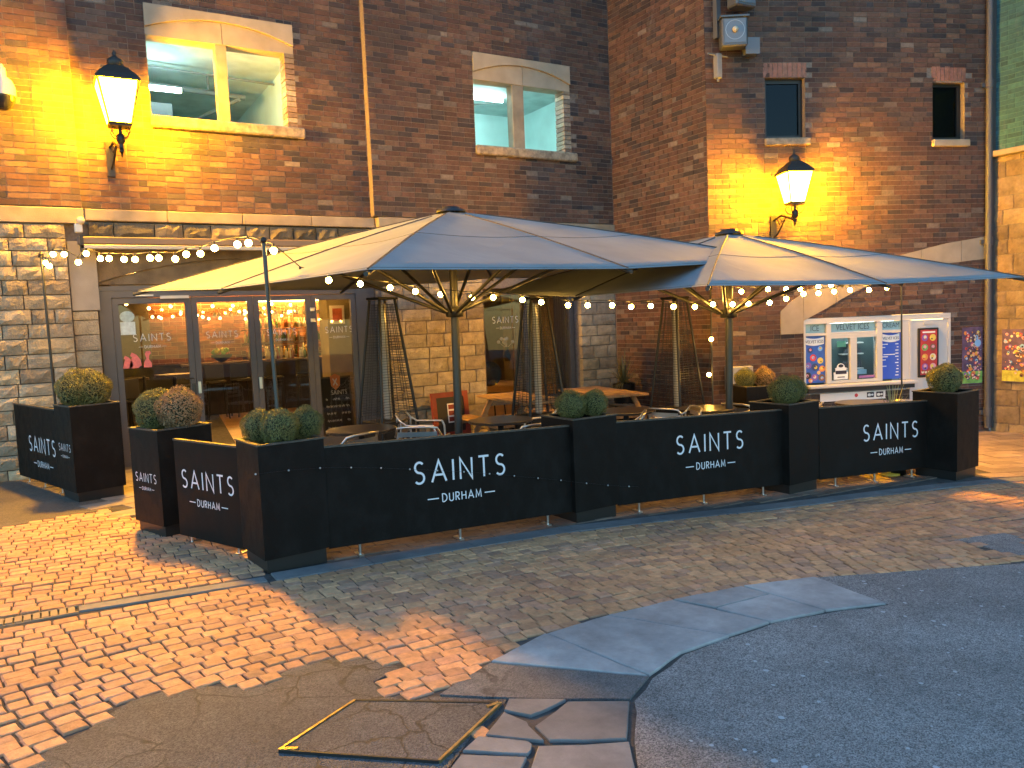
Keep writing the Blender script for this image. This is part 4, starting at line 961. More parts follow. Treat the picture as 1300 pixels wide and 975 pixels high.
for i in range(110):
    sh = i % 3; z = (1.13, 1.48, 1.83)[sh]; x = 4.35+3.1*rr.random(); k = rr.randrange(6)
    o = link('bottle', bm_[k], None, None, loc=(x, 20.45+rr.uniform(0, .15) if sh else 20.25+rr.uniform(0,.3), z)); l = '%s bottle on the %s back bar shelf' % (BC[k], ('lowest','middle','topmost')[sh]); tag(o, l, 'bottle', l.replace('bottle', 'bottles'))
for i in range(34):
    k = rr.randrange(6); o = link('bottle', bm_[k], None, None, loc=(3.9+2.9*rr.random(), 18.25+rr.uniform(0,.35), 1.12)); l = '%s bottle standing on the bar counter' % BC[k]; tag(o, l, 'bottle', l.replace('bottle', 'bottles'))
b = MB(); b.lathe([(.05,0),(.2,.10),(.24,.16)], 14); fb = b.mesh('bowl'); fr = thing('fruit_bowl', 'bowl of lemons and limes at the left end of the bar counter', 'bowl', (3.35, 18.3, 1.12)); link('bowl', fb, M_DARK, fr)
for i in range(9):
    b = MB(); b.sphere((rr.uniform(-.16,.16), rr.uniform(-.1,.1), .18+rr.uniform(0,.08)), .06, 8, 6); b.build('fruit', plain('fruit_%d' % i, (.45,.42,.05) if i % 2 else (.2,.4,.06), .4), fr)
st = thing('bar_stool', 'dark bar stool standing at the left end of the counter', 'stool', (2.35, 16.6, -.02), 0, 'bar stools at the counter')
b = MB(); b.bbox(-.19,.19,-.19,.19,.74,.80,.02); b.build('seat', M_DARK, st)
b = MB(); b.bbox(-.19,.19,.17,.2,.8,1.12,.01); b.build('backrest', M_DARK, st)
for sx, sy in ((-1,-1),(1,-1),(1,1),(-1,1)):
    b = MB(); b.tube([(sx*.15, sy*.15, .74), (sx*.2, sy*.2, 0)], .015, 6); b.build('leg', M_BLACKM, st)
for (x, y), l in (((3.0,17.2),'second dark bar stool from the left at the counter'),((3.55,17.3),'third dark bar stool from the left at the counter'),((4.2,17.3),'fourth dark bar stool, behind the second mullion of the glass doors'),((4.9,17.3),'dark bar stool seen through the last door pane')): dup(st, l, (x, y, -.02), rr.uniform(-.3,.3))
t = thing('banquette', 'low dark banquette along the back left of the bar room', 'bench', (1.7, 17.6, -.02))
b = MB(); b.bbox(-1.3,1.0,0,.6,0,.48,.03); b.build('seat', M_DARK, t)
b = MB(); b.bbox(-1.3,1.0,.6,.75,0,1.15,.03); b.build('backrest', M_DARK, t)
for (x, y), l in (((1.15,14.6),'tall dark table near the left end of the bar room'),((1.95,15.2),'tall dark table seen behind the flamingo stickers')):
    t = thing('bar_table', l, 'table', (x, y, -.02)); b = MB(); b.lathe([(.001,1.04),(.33,1.04),(.33,1.08),(.001,1.08)], 18, smooth=False); b.build('table_top', M_TABLE, t)
    b = MB(); b.tube([(0,0,0),(0,0,1.04)], .035, 8); b.lathe([(.001,0),(.22,0),(.22,.03),(.001,.03)], 14); b.build('pedestal', M_BLACKM, t)
for (x, y), l in (((1.0,13.8),'dark stool nearest the first door pane'),((1.55,14.2),'dark stool between the two tall tables inside')): dup(st, l, (x, y, -.02), rr.uniform(-3,3))
t = thing('fairy_lights', 'warm fairy lights hanging across the ceiling inside the bar', 'lights', (0, 0, 0))
b = MB(); pts = [(2.0+5.6*i/40, 18.4+.5*math.sin(i*.9), 2.33-.10*abs(math.sin(i*.55))) for i in range(41)]; b.tube(pts, .004, 4); b.build('wire', M_BLACKM, t)
b = MB(); b.sphere((0,0,0), .028, 8, 5); sbm = b.mesh('bulb'); sbm.materials.append(M_SMALLBULB)
for i in range(0, 41):
    x, y, z = pts[i]; link('bulb', sbm, None, t, loc=(x+rr.uniform(-.05,.05), y, z-.03-rr.uniform(0, .16)))
for i in range(10): link('bulb', sbm, None, t, loc=(.9+.35*i, 15.0, 2.27+.05*math.sin(i*2)))
t = thing('glass_rack', 'rack of upturned wine glasses catching the light above the bar', 'glasses', (4.9, 18.5, 2.32))
for i in range(26):
    b = MB(); x, y = -1.6+.125*i, (i % 2)*.15; b.lathe([(.035,.0),(.006,-.02),(.006,-.09),(.04,-.13),(.036,-.2)], 8, (x, y, 0)); b.build('wine_glass', plain('glass_pale', (.55,.5,.4), .08, spec=1) if i == 0 else bpy.data.materials['glass_pale'], t)
t = thing('framed_picture', 'small framed sunset picture on the pillar inside the last door pane', 'picture', (4.42, 13.4, 1.98))
b = MB(); b.box(-.13,.13,0,.02,-.15,.17); b.build('frame', M_UPVC, t)
b = MB(); b.box(-.085,.085,-.004,-.001,-.10,.12); b.build('picture', plain('picture_orange', (.35,.08,.04), .5, var=.6, vscale=6), t)
b = MB(); b.box(4.25, 4.95, 13.43, 13.9, -.02, 2.8); b.build('bar_pillar', plain('olive_pillar', (.16,.13,.07), .7, var=.1), bld)
t = thing('chalkboard', 'chalk menu board with an orange shield leaning inside the last door pane', 'sign', (3.92, 12.1, -.02), -.05)
T = Matrix.Rotation(-.12, 4, 'X')
b = MB(); b.box(-.25,.25,0,.03,0,1.02,T); b.build('frame', plain('board_frame', (.07,.05,.03), .6), t)
b = MB(); b.box(-.22,.22,-.006,-.001,.03,.99,T); bd = b.build('board', plain('chalkboard_black', (.018,.018,.017), .8), t)
M_CHALK = plain('chalk', (.55,.52,.45), .9)
text_mesh('SAINTS', .10, M_CHALK, bd, T @ wallm(.05, -.009, .76), sx=.8)
b = MB()
for ln in range(5):
    z = .66-.12*ln; x = -.17
    while x < .17:
        w = rr.uniform(.025, .06); n = 5
        ribbon(b, [(x+w*i/n, z+.018*math.sin(i*2.4+x*40)+.006*ln) for i in range(n+1)], .008, lambda X, Z_, Y: T @ Vector((X, -.009-Y, Z_))); x += w+.015
        if rr.random() < .2: x += .08
b.build('handwriting', M_CHALK, bd)
b = MB(); b.prism([(-.0,.80),(.07,.87),(.08,1.02),(.0,1.06),(-.08,1.02),(-.07,.87)], -.02, -.012, lambda x, z, y: T @ Vector((x, y, z))); o = b.build('shield', plain('shield_orange', (.5,.16,.04), .5), t)
b = MB(); b.prism([(-.035,.99),(-.008,.95),(.02,.99),(.03,.98),(.008,.93),(.035,.88),(.02,.87),(-.004,.915),(-.028,.87),(-.04,.885),(-.018,.93),(-.045,.98)], -.023, -.0205, lambda x, z, y: T @ Vector((x, y, z))); b.build('emblem', M_CHALK, t)
# window bay: slatted screens, lamp table
t = thing('slatted_screen', 'vertical pale timber slats behind the ground floor window', 'screen', (7.55, 12.6, -.05))
for i in range(11):
    b = MB(); b.box(i*.05-.05, i*.05-.012, 0, .04, 0, 2.5); b.build('slat', M_WOOD, t)
b = MB(); b.box(-.06, .52, .05, .06, 0, 2.5); b.build('backing', plain('screen_back', (.16,.10,.05), .7), t)
t = thing('slatted_screen', 'darker timber slats at the right of the ground floor window', 'screen', (8.2, 12.2, -.05))
for i in range(10):
    b = MB(); b.box(i*.05-.05, i*.05-.012, 0, .04, 0, 2.5); b.build('slat', plain('dark_wood', (.10,.065,.04), .6) if i == 0 else bpy.data.materials['dark_wood'], t)
t = thing('round_chair', 'dark round backed chair inside the ground floor window', 'chair', (6.95, 12.6, -.05))
b = MB(); b.sphere((0,0,.86), .23, 12, 8); b.build('backrest', M_DARK, t); b = MB(); b.bbox(-.22,.22,-.3,.2,.4,.5,.03); b.build('seat', M_DARK, t)
for sx, sy in ((-1,-1),(1,-1),(1,1),(-1,1)):
    b = MB(); b.tube([(sx*.18, sy*.18, .4), (sx*.2, sy*.2, 0)], .014, 6); b.build('leg', M_BLACKM, t)
t = thing('flower_vase', 'vase of pale flowers on a ledge inside the ground floor window', 'vase', (7.05, 12.1, 1.05))
b = MB(); b.lathe([(.001,0),(.05,0),(.07,.1),(.03,.2),(.04,.25)], 10); b.build('vase', M_DARK, t)
for i in range(7):
    b = MB(); x, y, z = rr.uniform(-.15,.15), rr.uniform(-.06,.06), .33+rr.uniform(0,.07); b.tube([(0,0,.22),(x,y,z)], .004, 4); b.sphere((x,y,z), .035, 6, 4); b.build('flower', plain('petal', (.6,.5,.45), .7) if i == 0 else bpy.data.materials['petal'], t)

# ================================================================== PARASOLS
def canvas_mat(name, c):
    m, N, L, b = mat(name); o = N['Material Output']
    b.inputs['Base Color'].default_value = (*c, 1); b.inputs['Roughness'].default_value = .85; b.inputs['Specular IOR Level'].default_value = .2
    g = N.new('ShaderNodeNewGeometry'); n = N.new('ShaderNodeTexNoise'); n.inputs['Scale'].default_value = 1.6; n.inputs['Detail'].default_value = 6; L.new(g.outputs['Position'], n.inputs['Vector'])
    r = N.new('ShaderNodeMapRange'); r.inputs['From Min'].default_value = .3; r.inputs['From Max'].default_value = .7; r.inputs['To Min'].default_value = .86; r.inputs['To Max'].default_value = 1.1; L.new(n.outputs['Fac'], r.inputs['Value'])
    k = N.new('ShaderNodeVectorMath'); k.operation = 'SCALE'; k.inputs[0].default_value = c; L.new(r.outputs['Result'], k.inputs['Scale']); L.new(k.outputs[0], b.inputs['Base Color'])
    n2 = N.new('ShaderNodeTexNoise'); n2.inputs['Scale'].default_value = 2.6; n2.inputs['Detail'].default_value = 5; n2.inputs['Distortion'].default_value = 1.2; L.new(g.outputs['Position'], n2.inputs['Vector'])
    bp = N.new('ShaderNodeBump'); bp.inputs['Strength'].default_value = .2; bp.inputs['Distance'].default_value = .05; L.new(n2.outputs['Fac'], bp.inputs['Height']); L.new(bp.outputs[0], b.inputs['Normal'])
    tr = N.new('ShaderNodeBsdfTranslucent'); L.new(k.outputs[0], tr.inputs[0]); mx = N.new('ShaderNodeMixShader'); mx.inputs[0].default_value = .22
    L.new(b.outputs[0], mx.inputs[1]); L.new(tr.outputs[0], mx.inputs[2]); L.new(mx.outputs[0], o.inputs[0]); return m
M_CANVAS = canvas_mat('taupe_canvas', (.262, .285, .30))
M_SEAM = plain('dark_seam', (.06,.05,.045), .8)
def parasol(label, mast, tips, apex, hub_z):
    # tips: eight rib ends in order round the canopy (world), apex: world
    base = Vector((mast[0], mast[1], gz(*mast))); t = thing('parasol', label, 'parasol', base, 0, 'large square cafe parasols')
    A = Vector(apex)-base; Tp = [Vector(p)-base for p in tips]; n = 8; NA, NR = 12, 14
    def surf(i, a, r):
        p0, p1 = Tp[i], Tp[(i+1) % 8]; e = p0.lerp(p1, a); k = math.sin(math.pi*a)
        q = A.lerp(e, r*(1-.018*k)); return q+Vector((0, 0, -.055*k*r*(1.15-r)*1.6 + .025*math.sin(math.pi*r)))
    for i in range(8):
        b = MB(); vs = []; 
        for dz in (0, -.004):
            for r in range(NR+1):
                for a in range(NA+1):
                    q = surf(i, a/NA, .03+.97*r/NR); vs.append(q+Vector((0,0,dz)))
        o = (NR+1)*(NA+1); fs = []
        for r in range(NR):
            for a in range(NA):
                k = r*(NA+1)+a; fs.append((k, k+NA+1, k+NA+2, k+1)); fs.append((o+k, o+k+1, o+k+NA+2, o+k+NA+1))
        k0 = NR*(NA+1); fs += [(k0+a, o+k0+a, o+k0+a+1, k0+a+1) for a in range(NA)]
        b.add(vs, fs, smooth=True); cp = b.build('canopy_panel', M_CANVAS, t)
        b = MB(); b.tube([surf(i, a/NA, .55)+Vector((0,0,.001)) for a in range(NA+1)], .0025, 4); b.tube([surf(i, a/NA, .985)+Vector((0,0,.001)) for a in range(NA+1)], .002, 4); b.build('stitching', M_SEAM, cp)
    for i in range(8):
        b = MB(); b.tube([surf(i, 0, r/10)+Vector((0,0,.004)) for r in range(1, 11)], .007, 5); b.build('seam', M_SEAM, t)
        b = MB(); b.tube([surf(i, 0, r/10)+Vector((0,0,-.028)) for r in range(0, 11)]+[surf(i, 0, 1.015)+Vector((0,0,-.02))], .018, 6); b.build('rib', M_MAST, t)
        b = MB(); m = surf(i, 0, .52)+Vector((0,0,-.04)); hz = Vector((0,0,hub_z-base.z)); d = (m-hz); d.z = 0; d.normalize()
        b.tube([hz+d*.08, m], .02, 6); b.build('strut', M_MAST, t)
    b = MB(); b.tube([(0,0,0),(A.x*.5,A.y*.5,A.z*.5),(A.x,A.y,A.z)], .045, 14); b.build('mast', M_MAST, t)
    b = MB(); b.lathe([(.05,-.06),(.10,-.05),(.10,.04),(.05,.06)], 14, (A.x*hub_z/3, A.y*hub_z/3, hub_z-base.z)); b.build('hub', M_MAST, t)
    b = MB(); b.lathe([(.17,.0),(.16,.025),(.10,.035),(.095,.06),(.001,.068)], 16, (A.x, A.y, A.z-.02)); b.build('top_cap', plain('cap_black', (.02,.02,.022), .4), t)
    b = MB(); b.box(-.35,.35,-.35,.35,0,.06); b.build('base_plate', M_BLACKM, t)
    return t
def mid(a, b, z): return ((a[0]+b[0])/2, (a[1]+b[1])/2, z)
def ring(FL, NL, NR, FR, zl, zf, zr, zb): return [FL, mid(FL,NL,zl), NL, mid(NL,NR,zf), NR, mid(NR,FR,zr), FR, mid(FR,FL,zb)]
P1 = ring((.97,10.05,2.27), (1.86,4.96,2.13), (6.91,5.81,2.29), (6.06,10.75,2.43), 2.15, 2.165, 2.27, 2.27)
parasol('larger near parasol in the middle of the terrace, its left side lit orange', (3.94, 7.93), P1, (3.99, 7.95, 3.0), 1.88)
P2 = ring((5.03,9.0,2.13), (4.76,4.82,1.98), (9.15,4.55,2.0), (8.72,8.75,2.18), 1.985, 1.96, 2.06, 2.13)
parasol('smaller far parasol reaching to the right edge of the picture', (7.09, 6.88), P2, (7.17, 6.89, 2.70), 1.74)

# ================================================================== BARRIER: planters, panels, box balls
def xf(x, y, rz): return Matrix.Translation((x, y, gz(x, y))) @ Matrix.Rotation(rz, 4, 'Z')
def planter(label, x, y, rz, h, face_mark=None, w=.5, dr=True):
    # origin: near left corner at ground level; box runs +x and +y
    t = thing('planter', label, 'planter', (x, y, gz(x, y)), rz, 'tall black planters')
    e = .012
    for nm, q in (('front_panel', (0,w,0,.02)), ('back_panel', (0,w,w-.02,w)), ('side_panel', (0,.02,.0205,w-.0205)), ('side_panel', (w-.02,w,.0205,w-.0205))):
        b = MB(); b.box(q[0], q[1], q[2], q[3], .095, h); b.build(nm, M_BLACK, t)
    b = MB()
    for q in ((-.008,w+.008,-.008,.03),(-.008,w+.008,w-.03,w+.008),(-.008,.03,.0302,w-.0302),(w-.03,w+.008,.0302,w-.0302)): b.box(q[0], q[1], q[2], q[3], h, h+.012)
    b.build('rim', plain('worn_black_edge', (.05,.042,.033), .5, var=.5, vscale=30) if 'worn_black_edge' not in bpy.data.materials else bpy.data.materials['worn_black_edge'], t)
    b = MB(); b.box(.022,w-.022,.022,w-.022,-.03,.094); b.build('plinth', M_BLACKM, t)
    b = MB(); b.box(.021,w-.021,.021,w-.021,h-.12,h-.08); b.build('soil', plain('soil', (.03,.02,.012), 1, bump=.6) if 'soil' not in bpy.data.materials else bpy.data.materials['soil'], t)
    if face_mark:
        b = brand_mark(.36, 0, face_mark, lambda X, Z_, Y: (-.003-Y, w/2-X, Z_)); b.build('lettering', M_WHITE, t)
    return t
PL = {}
PLIST = [('L','black planter beside the wall left of the glass doors, its side lettered',.17,9.35-.0,.28,1.0,.56),('E','black planter with lettered side at left of the barrier, holding a tan ball',.76,7.26,.36,.92,.50),
 ('1','nearest black planter at the front left corner of the barrier, with three balls',1.25,5.74,.10,.93,None),('2','black planter between the first and second front panels',3.98,5.72,.03,.93,None),
 ('3','black planter between the second and third front panels',6.52,5.49,.05,.93,None),('R','black planter closing the right end of the barrier',8.64,4.97,.08,.97,None),
 ('B','black planter standing at the back near the brick wall, right of the far mast',8.35,7.75,-.3,.9,None)]
for k, l, x, y, rz, h, fm in PLIST: PL[k] = (planter(l, x, y, rz, h, fm), x, y, rz, h)
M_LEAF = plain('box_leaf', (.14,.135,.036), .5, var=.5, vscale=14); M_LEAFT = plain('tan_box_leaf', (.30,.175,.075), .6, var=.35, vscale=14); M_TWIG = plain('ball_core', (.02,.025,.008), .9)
def ball_mesh(seed, n=6500):
    r = random.Random(seed); mb = MB(); nz_ = []
    for i in range(n):
        z = r.uniform(-1, 1); a = r.uniform(0, 2*math.pi); q = math.sqrt(1-z*z); d = Vector((q*math.cos(a), q*math.sin(a), z))
        bump = 1+.05*math.sin(d.x*5+seed)+.05*math.sin(d.y*6+1.3*seed)+.04*math.sin(d.z*7)
        p = d*bump*r.choice((r.uniform(.88, 1.0), r.uniform(.95, 1.06)))
        nrm = (d+Vector((r.uniform(-1,1), r.uniform(-1,1), r.uniform(-1,1)))*.9).normalized(); u = nrm.orthogonal().normalized(); v = nrm.cross(u); t = r.uniform(0, 6.28); u, v = u*math.cos(t)+v*math.sin(t), v*math.cos(t)-u*math.sin(t)
        l = r.uniform(.028, .052); w = l*.6
        mb.add([p-u*l, p+v*w+nrm*.01, p+u*l, p-v*w+nrm*.01], [(0,1,2,3)])
    return mb.mesh('foliage')
BMS = [ball_mesh(s) for s in (1, 2, 3)]
for me in BMS: me.materials.append(M_LEAF)
BMT = BMS[1].copy(); BMT.materials.clear(); BMT.materials.append(M_LEAFT)
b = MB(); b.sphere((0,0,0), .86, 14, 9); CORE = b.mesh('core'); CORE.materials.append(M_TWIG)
b = MB(); b.tube([(0,0,-1.5),(.02,0,-.8)], .09, 6); STEM = b.mesh('stem'); STEM.materials.append(plain('stem_brown', (.06,.04,.025), .9))
nb = [0]
def box_ball(label, key, dx, dy, r, tan=False, squash=.97, up=.98):
    t_, x, y, rz, h = PL[key]; p = xf(x, y, rz) @ Vector((dx, dy, h-.03+r*up)); t = thing('box_ball', label, 'topiary ball', p, rnd.uniform(0, 6), 'clipped topiary balls in planters')
    t.scale = (r, r, r*squash); link('foliage', BMT if tan else BMS[nb[0] % 3], None, t); link('core', CORE, None, t); link('stem', STEM, None, t); nb[0] += 1
box_ball('broad olive topiary ball at the left of the planter beside the doors', 'L', .17, .28, .205); box_ball('broad olive topiary ball at the right of the planter beside the doors', 'L', .30, .22, .20)
box_ball('green topiary ball behind the tan one', 'E', .20, .38, .185); box_ball('tan dried topiary ball in the lettered planter', 'E', .30, .14, .19, True)
box_ball('rear left topiary ball of three in the nearest planter', '1', .15, .38, .13); box_ball('front topiary ball of three in the nearest planter', '1', .225, .15, .138); box_ball('right topiary ball of three in the nearest planter', '1', .47, .27, .13)
box_ball('left topiary ball above the planter of the first two front panels', '2', .20, .3, .135); box_ball('right topiary ball above the planter of the first two front panels', '2', .455, .27, .13)
box_ball('left topiary ball above the planter of the last two front panels', '3', .22, .22, .155); box_ball('right topiary ball above the planter of the last two front panels', '3', .47, .30, .145)
box_ball('nearer topiary ball in the planter at the right end', 'R', .22, .25, .175); box_ball('farther topiary ball in the planter at the right end', 'R', .50, .36, .16)
box_ball('left topiary ball in the planter by the brick wall', 'B', .12, .25, .145); box_ball('right brownish topiary ball in the planter by the brick wall', 'B', .40, .22, .145, True)
def banner(label, a, b_, z0, h, mark_x, width, mark_z, tape=True):
    a, b_ = Vector(a), Vector(b_); L_ = (b_-a).length; rz = math.atan2(b_.y-a.y, b_.x-a.x); za, zb = gz(*a), gz(*b_); sl = (zb-za)/L_
    t = thing('barrier_panel', label, 'barrier', (a.x, a.y, za), rz, 'black lettered barrier panels')
    f = lambda x, y, z: (x, y, z+sl*x)
    b = MB(); b.prism([(0,z0),(L_,z0),(L_,z0+h),(0,z0+h)], 0, .018, lambda x, z, y: f(x, y, z)); b.build('banner', M_BLACK, t)
    b = MB(); b.prism([(0,z0+h+.001),(L_,z0+h+.001),(L_,z0+h+.016),(0,z0+h+.016)], -.006, .03, lambda x, z, y: f(x, y, z)); b.build('top_rail', bpy.data.materials['worn_black_edge'], t)
    for x in ([.25, L_*.5, L_-.25] if L_ > 1.4 else [.12, L_-.12]):
        b = MB(); b.tube([f(x, .03, z0+.06), f(x, .03, -.0)], .012, 6); b.box(x-.02, x+.02, .0, .12, sl*x-.01, sl*x+.012); b.build('foot', M_ALU, t)
    brand_mark(width, mark_x, mark_z, lambda X, Z_, Y: f(X, -.0015-Y, Z_)).build('lettering', M_WHITE, t)
    return t
banner('first and longest front panel, between the nearest planter and the planter with two balls', (1.745,5.80), (3.985,5.78), .095, .775, 1.14, .83, .60)
banner('second front panel, in the middle of the barrier', (4.478,5.74), (6.525,5.58), .095, .775, 1.10, .83, .61)
banner('third front panel, next to the right end planter', (7.012,5.51), (8.655,5.30), .10, .765, 1.05, .83, .56)
banner('short panel on the left side between the lettered planter and the nearest planter', (.86,7.06), (1.22,6.26), .06, .80, .435, .69, .55)
banner('panel by the stone pier, half hidden behind the planter beside the doors', (-.38,11.2), (.10,9.72), .07, .86, .86, .82, .50)
# tiny wire lights sagging across the front
t = thing('wire_lights', 'thin wire of tiny unlit silver lights sagging across the first front panel', 'lights')
prof = interp([(1.2,.745),(1.8,.72),(2.3,.63),(2.9,.53),(3.5,.40),(3.9,.31),(4.2,.25),(4.75,.12)])
def fy(x): return (5.728+.1*(x-1.25)-.006 if x < 1.77 else 5.79-.022 if x < 3.97 else 5.715 if x < 4.48 else 5.71)
wp = [(1.22+.12*i, fy(1.22+.12*i), float(prof(1.22+.12*i))) for i in range(30)]
b = MB(); b.tube(wp, .0012, 4); b.build('wire', M_BLACKM, t)
b = MB(); b.sphere((0,0,0), .008, 6, 4); mm = b.mesh('bead'); mm.materials.append(M_ALU)
for i, p in enumerate(wp):
    if i % 2 == 0: link('bead', mm, None, t, loc=(p[0], p[1]-.004, p[2]))

# ================================================================== TABLES AND CHAIRS
tb = None
def table(label, x, y, h=.73, r=.36):
    global tb
    loc = (x, y, gz(x, y))
    if tb is None:
        t = thing('round_table', label, 'table', loc, 0, 'round terrace tables'); tb = t
        b = MB(); b.lathe([(.001,h-.012),(r-.012,h-.012),(r,h-.006),(r,h+.012),(r-.006,h+.018),(.001,h+.018)], 32, smooth=False); b.build('table_top', M_TABLE, t)
        b = MB(); b.tube([(0,0,.03),(0,0,h-.012)], .035, 10); b.build('column', M_BLACKM, t)
        for k in range(4):
            a = k*math.pi/2+.4; b = MB(); b.tube([(0,0,.05),(.3*math.cos(a),.3*math.sin(a),.012)], [.025,.016], 6); b.build('foot', M_BLACKM, t)
    else: t = dup(tb, label, loc)
    return t
TB = [(2.74,7.75,'round dark table nearest the doors, left of the near mast'),(4.32,7.62,'round dark table beside the near mast'),(6.05,7.55,'round table behind the planter of the first two panels'),(7.0,7.15,'round table beside the far mast, with a bright reflection'),(8.35,7.0,'round table by the planter of the last two panels'),(9.1,6.45,'round table in front of the kiosk')]
for x, y, l in TB: table(l, x, y)
ch = None
def chair(label, x, y, rz):
    global ch
    loc = (x, y, gz(x, y))
    if ch is not None: return dup(ch, label, loc, rz)
    t = thing('terrace_chair', label, 'chair', loc, rz, 'aluminium terrace chairs'); ch = t
    r = .0125
    b = MB(); b.tube([(-.235,-.19,.66),(-.235,.12,.665),(-.225,.2,.72),(-.2,.25,.79),(-.12,.265,.80),(.12,.265,.80),(.2,.25,.79),(.225,.2,.72),(.235,.12,.665),(.235,-.19,.66)], r, 7); b.build('back_hoop', M_ALU, t)
    for s in (-1, 1):
        b = MB(); b.tube([(s*.235,-.19,.66),(s*.24,-.215,.60),(s*.235,-.23,.3),(s*.24,-.245,0)], r, 7); b.build('leg', M_ALU, t)
        b = MB(); b.tube([(s*.215,.19,.72),(s*.215,.20,.42),(s*.235,.28,0)], r, 7); b.build('leg', M_ALU, t)
    b = MB(); b.tube([(-.2,-.22,.435),(.2,-.22,.435),(.215,.2,.425),(-.215,.2,.425),(-.2,-.22,.435)], .011, 6); b.build('seat_frame', M_ALU, t)
    for i in range(8):
        b = MB(); y = -.2+i*.054; b.box(-.2,.2,y,y+.042,.44,.452); b.build('slat', M_ALU, t)
    for i in range(3):
        b = MB(); z = .55+i*.075; b.box(-.2,.2,.205+.018*i,.213+.018*i,z,z+.05); b.build('back_slat', M_ALU, t)
    return t
for x, y, rz, l in ((3.25,7.35,2.5,'aluminium chair right of the table nearest the doors'),(2.35,7.15,-2.7,'aluminium chair in front of the table nearest the doors'),(3.75,8.5,.9,'aluminium chair seen sideways left of the near mast'),(4.2,6.85,3.1,'aluminium chair in front of the table beside the near mast'),
 (5.15,7.9,-1.7,'aluminium chair between the second and third tables'),(5.55,7.0,-2.3,'aluminium chair in front of the third table'),(6.45,7.15,1.9,'aluminium chair at the right of the third table'),(6.35,7.0,-2.0,'aluminium chair left of the table by the far mast'),(6.85,6.5,3.2,'aluminium chair in front of the table by the far mast'),
 (7.55,7.0,1.7,'aluminium chair just right of the far mast'),(7.9,6.5,-2.6,'aluminium chair in front of the fifth table'),(8.75,6.0,3.0,'aluminium chair with its back to the third panel, near the kiosk'),(9.5,6.1,2.2,'aluminium chair at the right end of the terrace'),(8.0,6.05,2.9,'aluminium chair behind the third panel, left of centre')): chair(l, x, y, rz)
def picnic(label, x, y, rz):
    t = thing('picnic_table', label, 'table', (x, y, gz(x, y)), rz, 'timber picnic tables')
    for i in range(5):
        b = MB(); w = .145; b.bbox(-.85,.85,-.375+i*.151,-.375+i*.151+w,.72,.755,.006); b.build('top_plank', M_WOOD, t)
    for s in (-1, 1):
        for k in range(2):
            b = MB(); y0 = s*.62-.14+k*.145; b.bbox(-.85,.85,y0,y0+.135,.43,.462,.006); b.build('seat_plank', M_WOOD, t)
    for s in (-.6, .6):
        for q in (-1, 1):
            b = MB(); b.prism([(q*.22-.04,.72),(q*.22+.04,.72),(q*.62+.04,0),(q*.62-.04,0)], s-.02, s+.02, lambda y, z, x: (x, y, z)); b.build('leg', M_WOOD, t)
        b = MB(); b.box(s+.021,s+.06,-.75,.75,.36,.428); b.build('cross_rail', M_WOOD, t)
picnic('timber picnic table under the near edge of the ground floor window', 6.0, 9.95, 1.45); picnic('timber picnic table farther right, by the spiky plant', 7.6, 10.1, 1.4)

# ================================================================== PATIO HEATERS
def heater(label, x, y, rz):
    t = thing('patio_heater', label, 'heater', (x, y, gz(x, y)), rz, 'pyramid patio heaters'); hb, ht, zb, zt = .27, .115, .62, 2.15
    b = MB(); b.bbox(-.25,.25,-.25,.25,.03,.60,.01); b.build('gas_cabinet', M_BLACKM, t)
    b = MB(); b.box(-.09,.06,-.256,-.251,.40,.43); b.build('plate', M_ALU, t)
    for sx, sy in ((-1,-1),(1,-1),(1,1),(-1,1)):
        b = MB(); b.tube([(sx*hb,sy*hb,0),(sx*hb,sy*hb,.6),(sx*ht,sy*ht,zt)], .02, 6); b.build('post', M_BLACKM, t)
    lerp = lambda z: hb+(ht-hb)*(z-.6)/(zt-.6)
    for k in range(4):
        b = MB(); c, s = math.cos(k*math.pi/2), math.sin(k*math.pi/2); F = lambda x, y, z: Vector((x*c-y*s, x*s+y*c, z)); z = .66
        while z < 2.1:
            h = lerp(z)-.008; b.tube([F(-h, -h, z), F(h, -h, z)], .0035, 4, cap=False, smooth=False); z += .034
        for q in (-.5, 0, .5): b.tube([F(q*lerp(.62), -lerp(.62)+.006, .62), F(q*lerp(2.1), -lerp(2.1)+.006, 2.1)], .004, 4, cap=False)
        b.build('grille', M_BLACKM, t)
    b = MB(); b.tube([(0,0,.62),(0,0,2.1)], .05, 14); b.build('glass_tube', M_TUBEG, t)
    b = MB(); b.bbox(-.15,.15,-.15,.15,zt,zt+.035,.01); b.build('top_cap', M_BLACKM, t)
M_TUBEG = plain('heater_glass', (.35,.33,.28), .08, spec=1)
heater('patio heater nearest the glass doors', 3.75, 9.55, .2); heater('patio heater in front of the ground floor window', 5.68, 8.95, -.1); heater('patio heater in front of the brick return wall', 7.75, 8.5, .15)

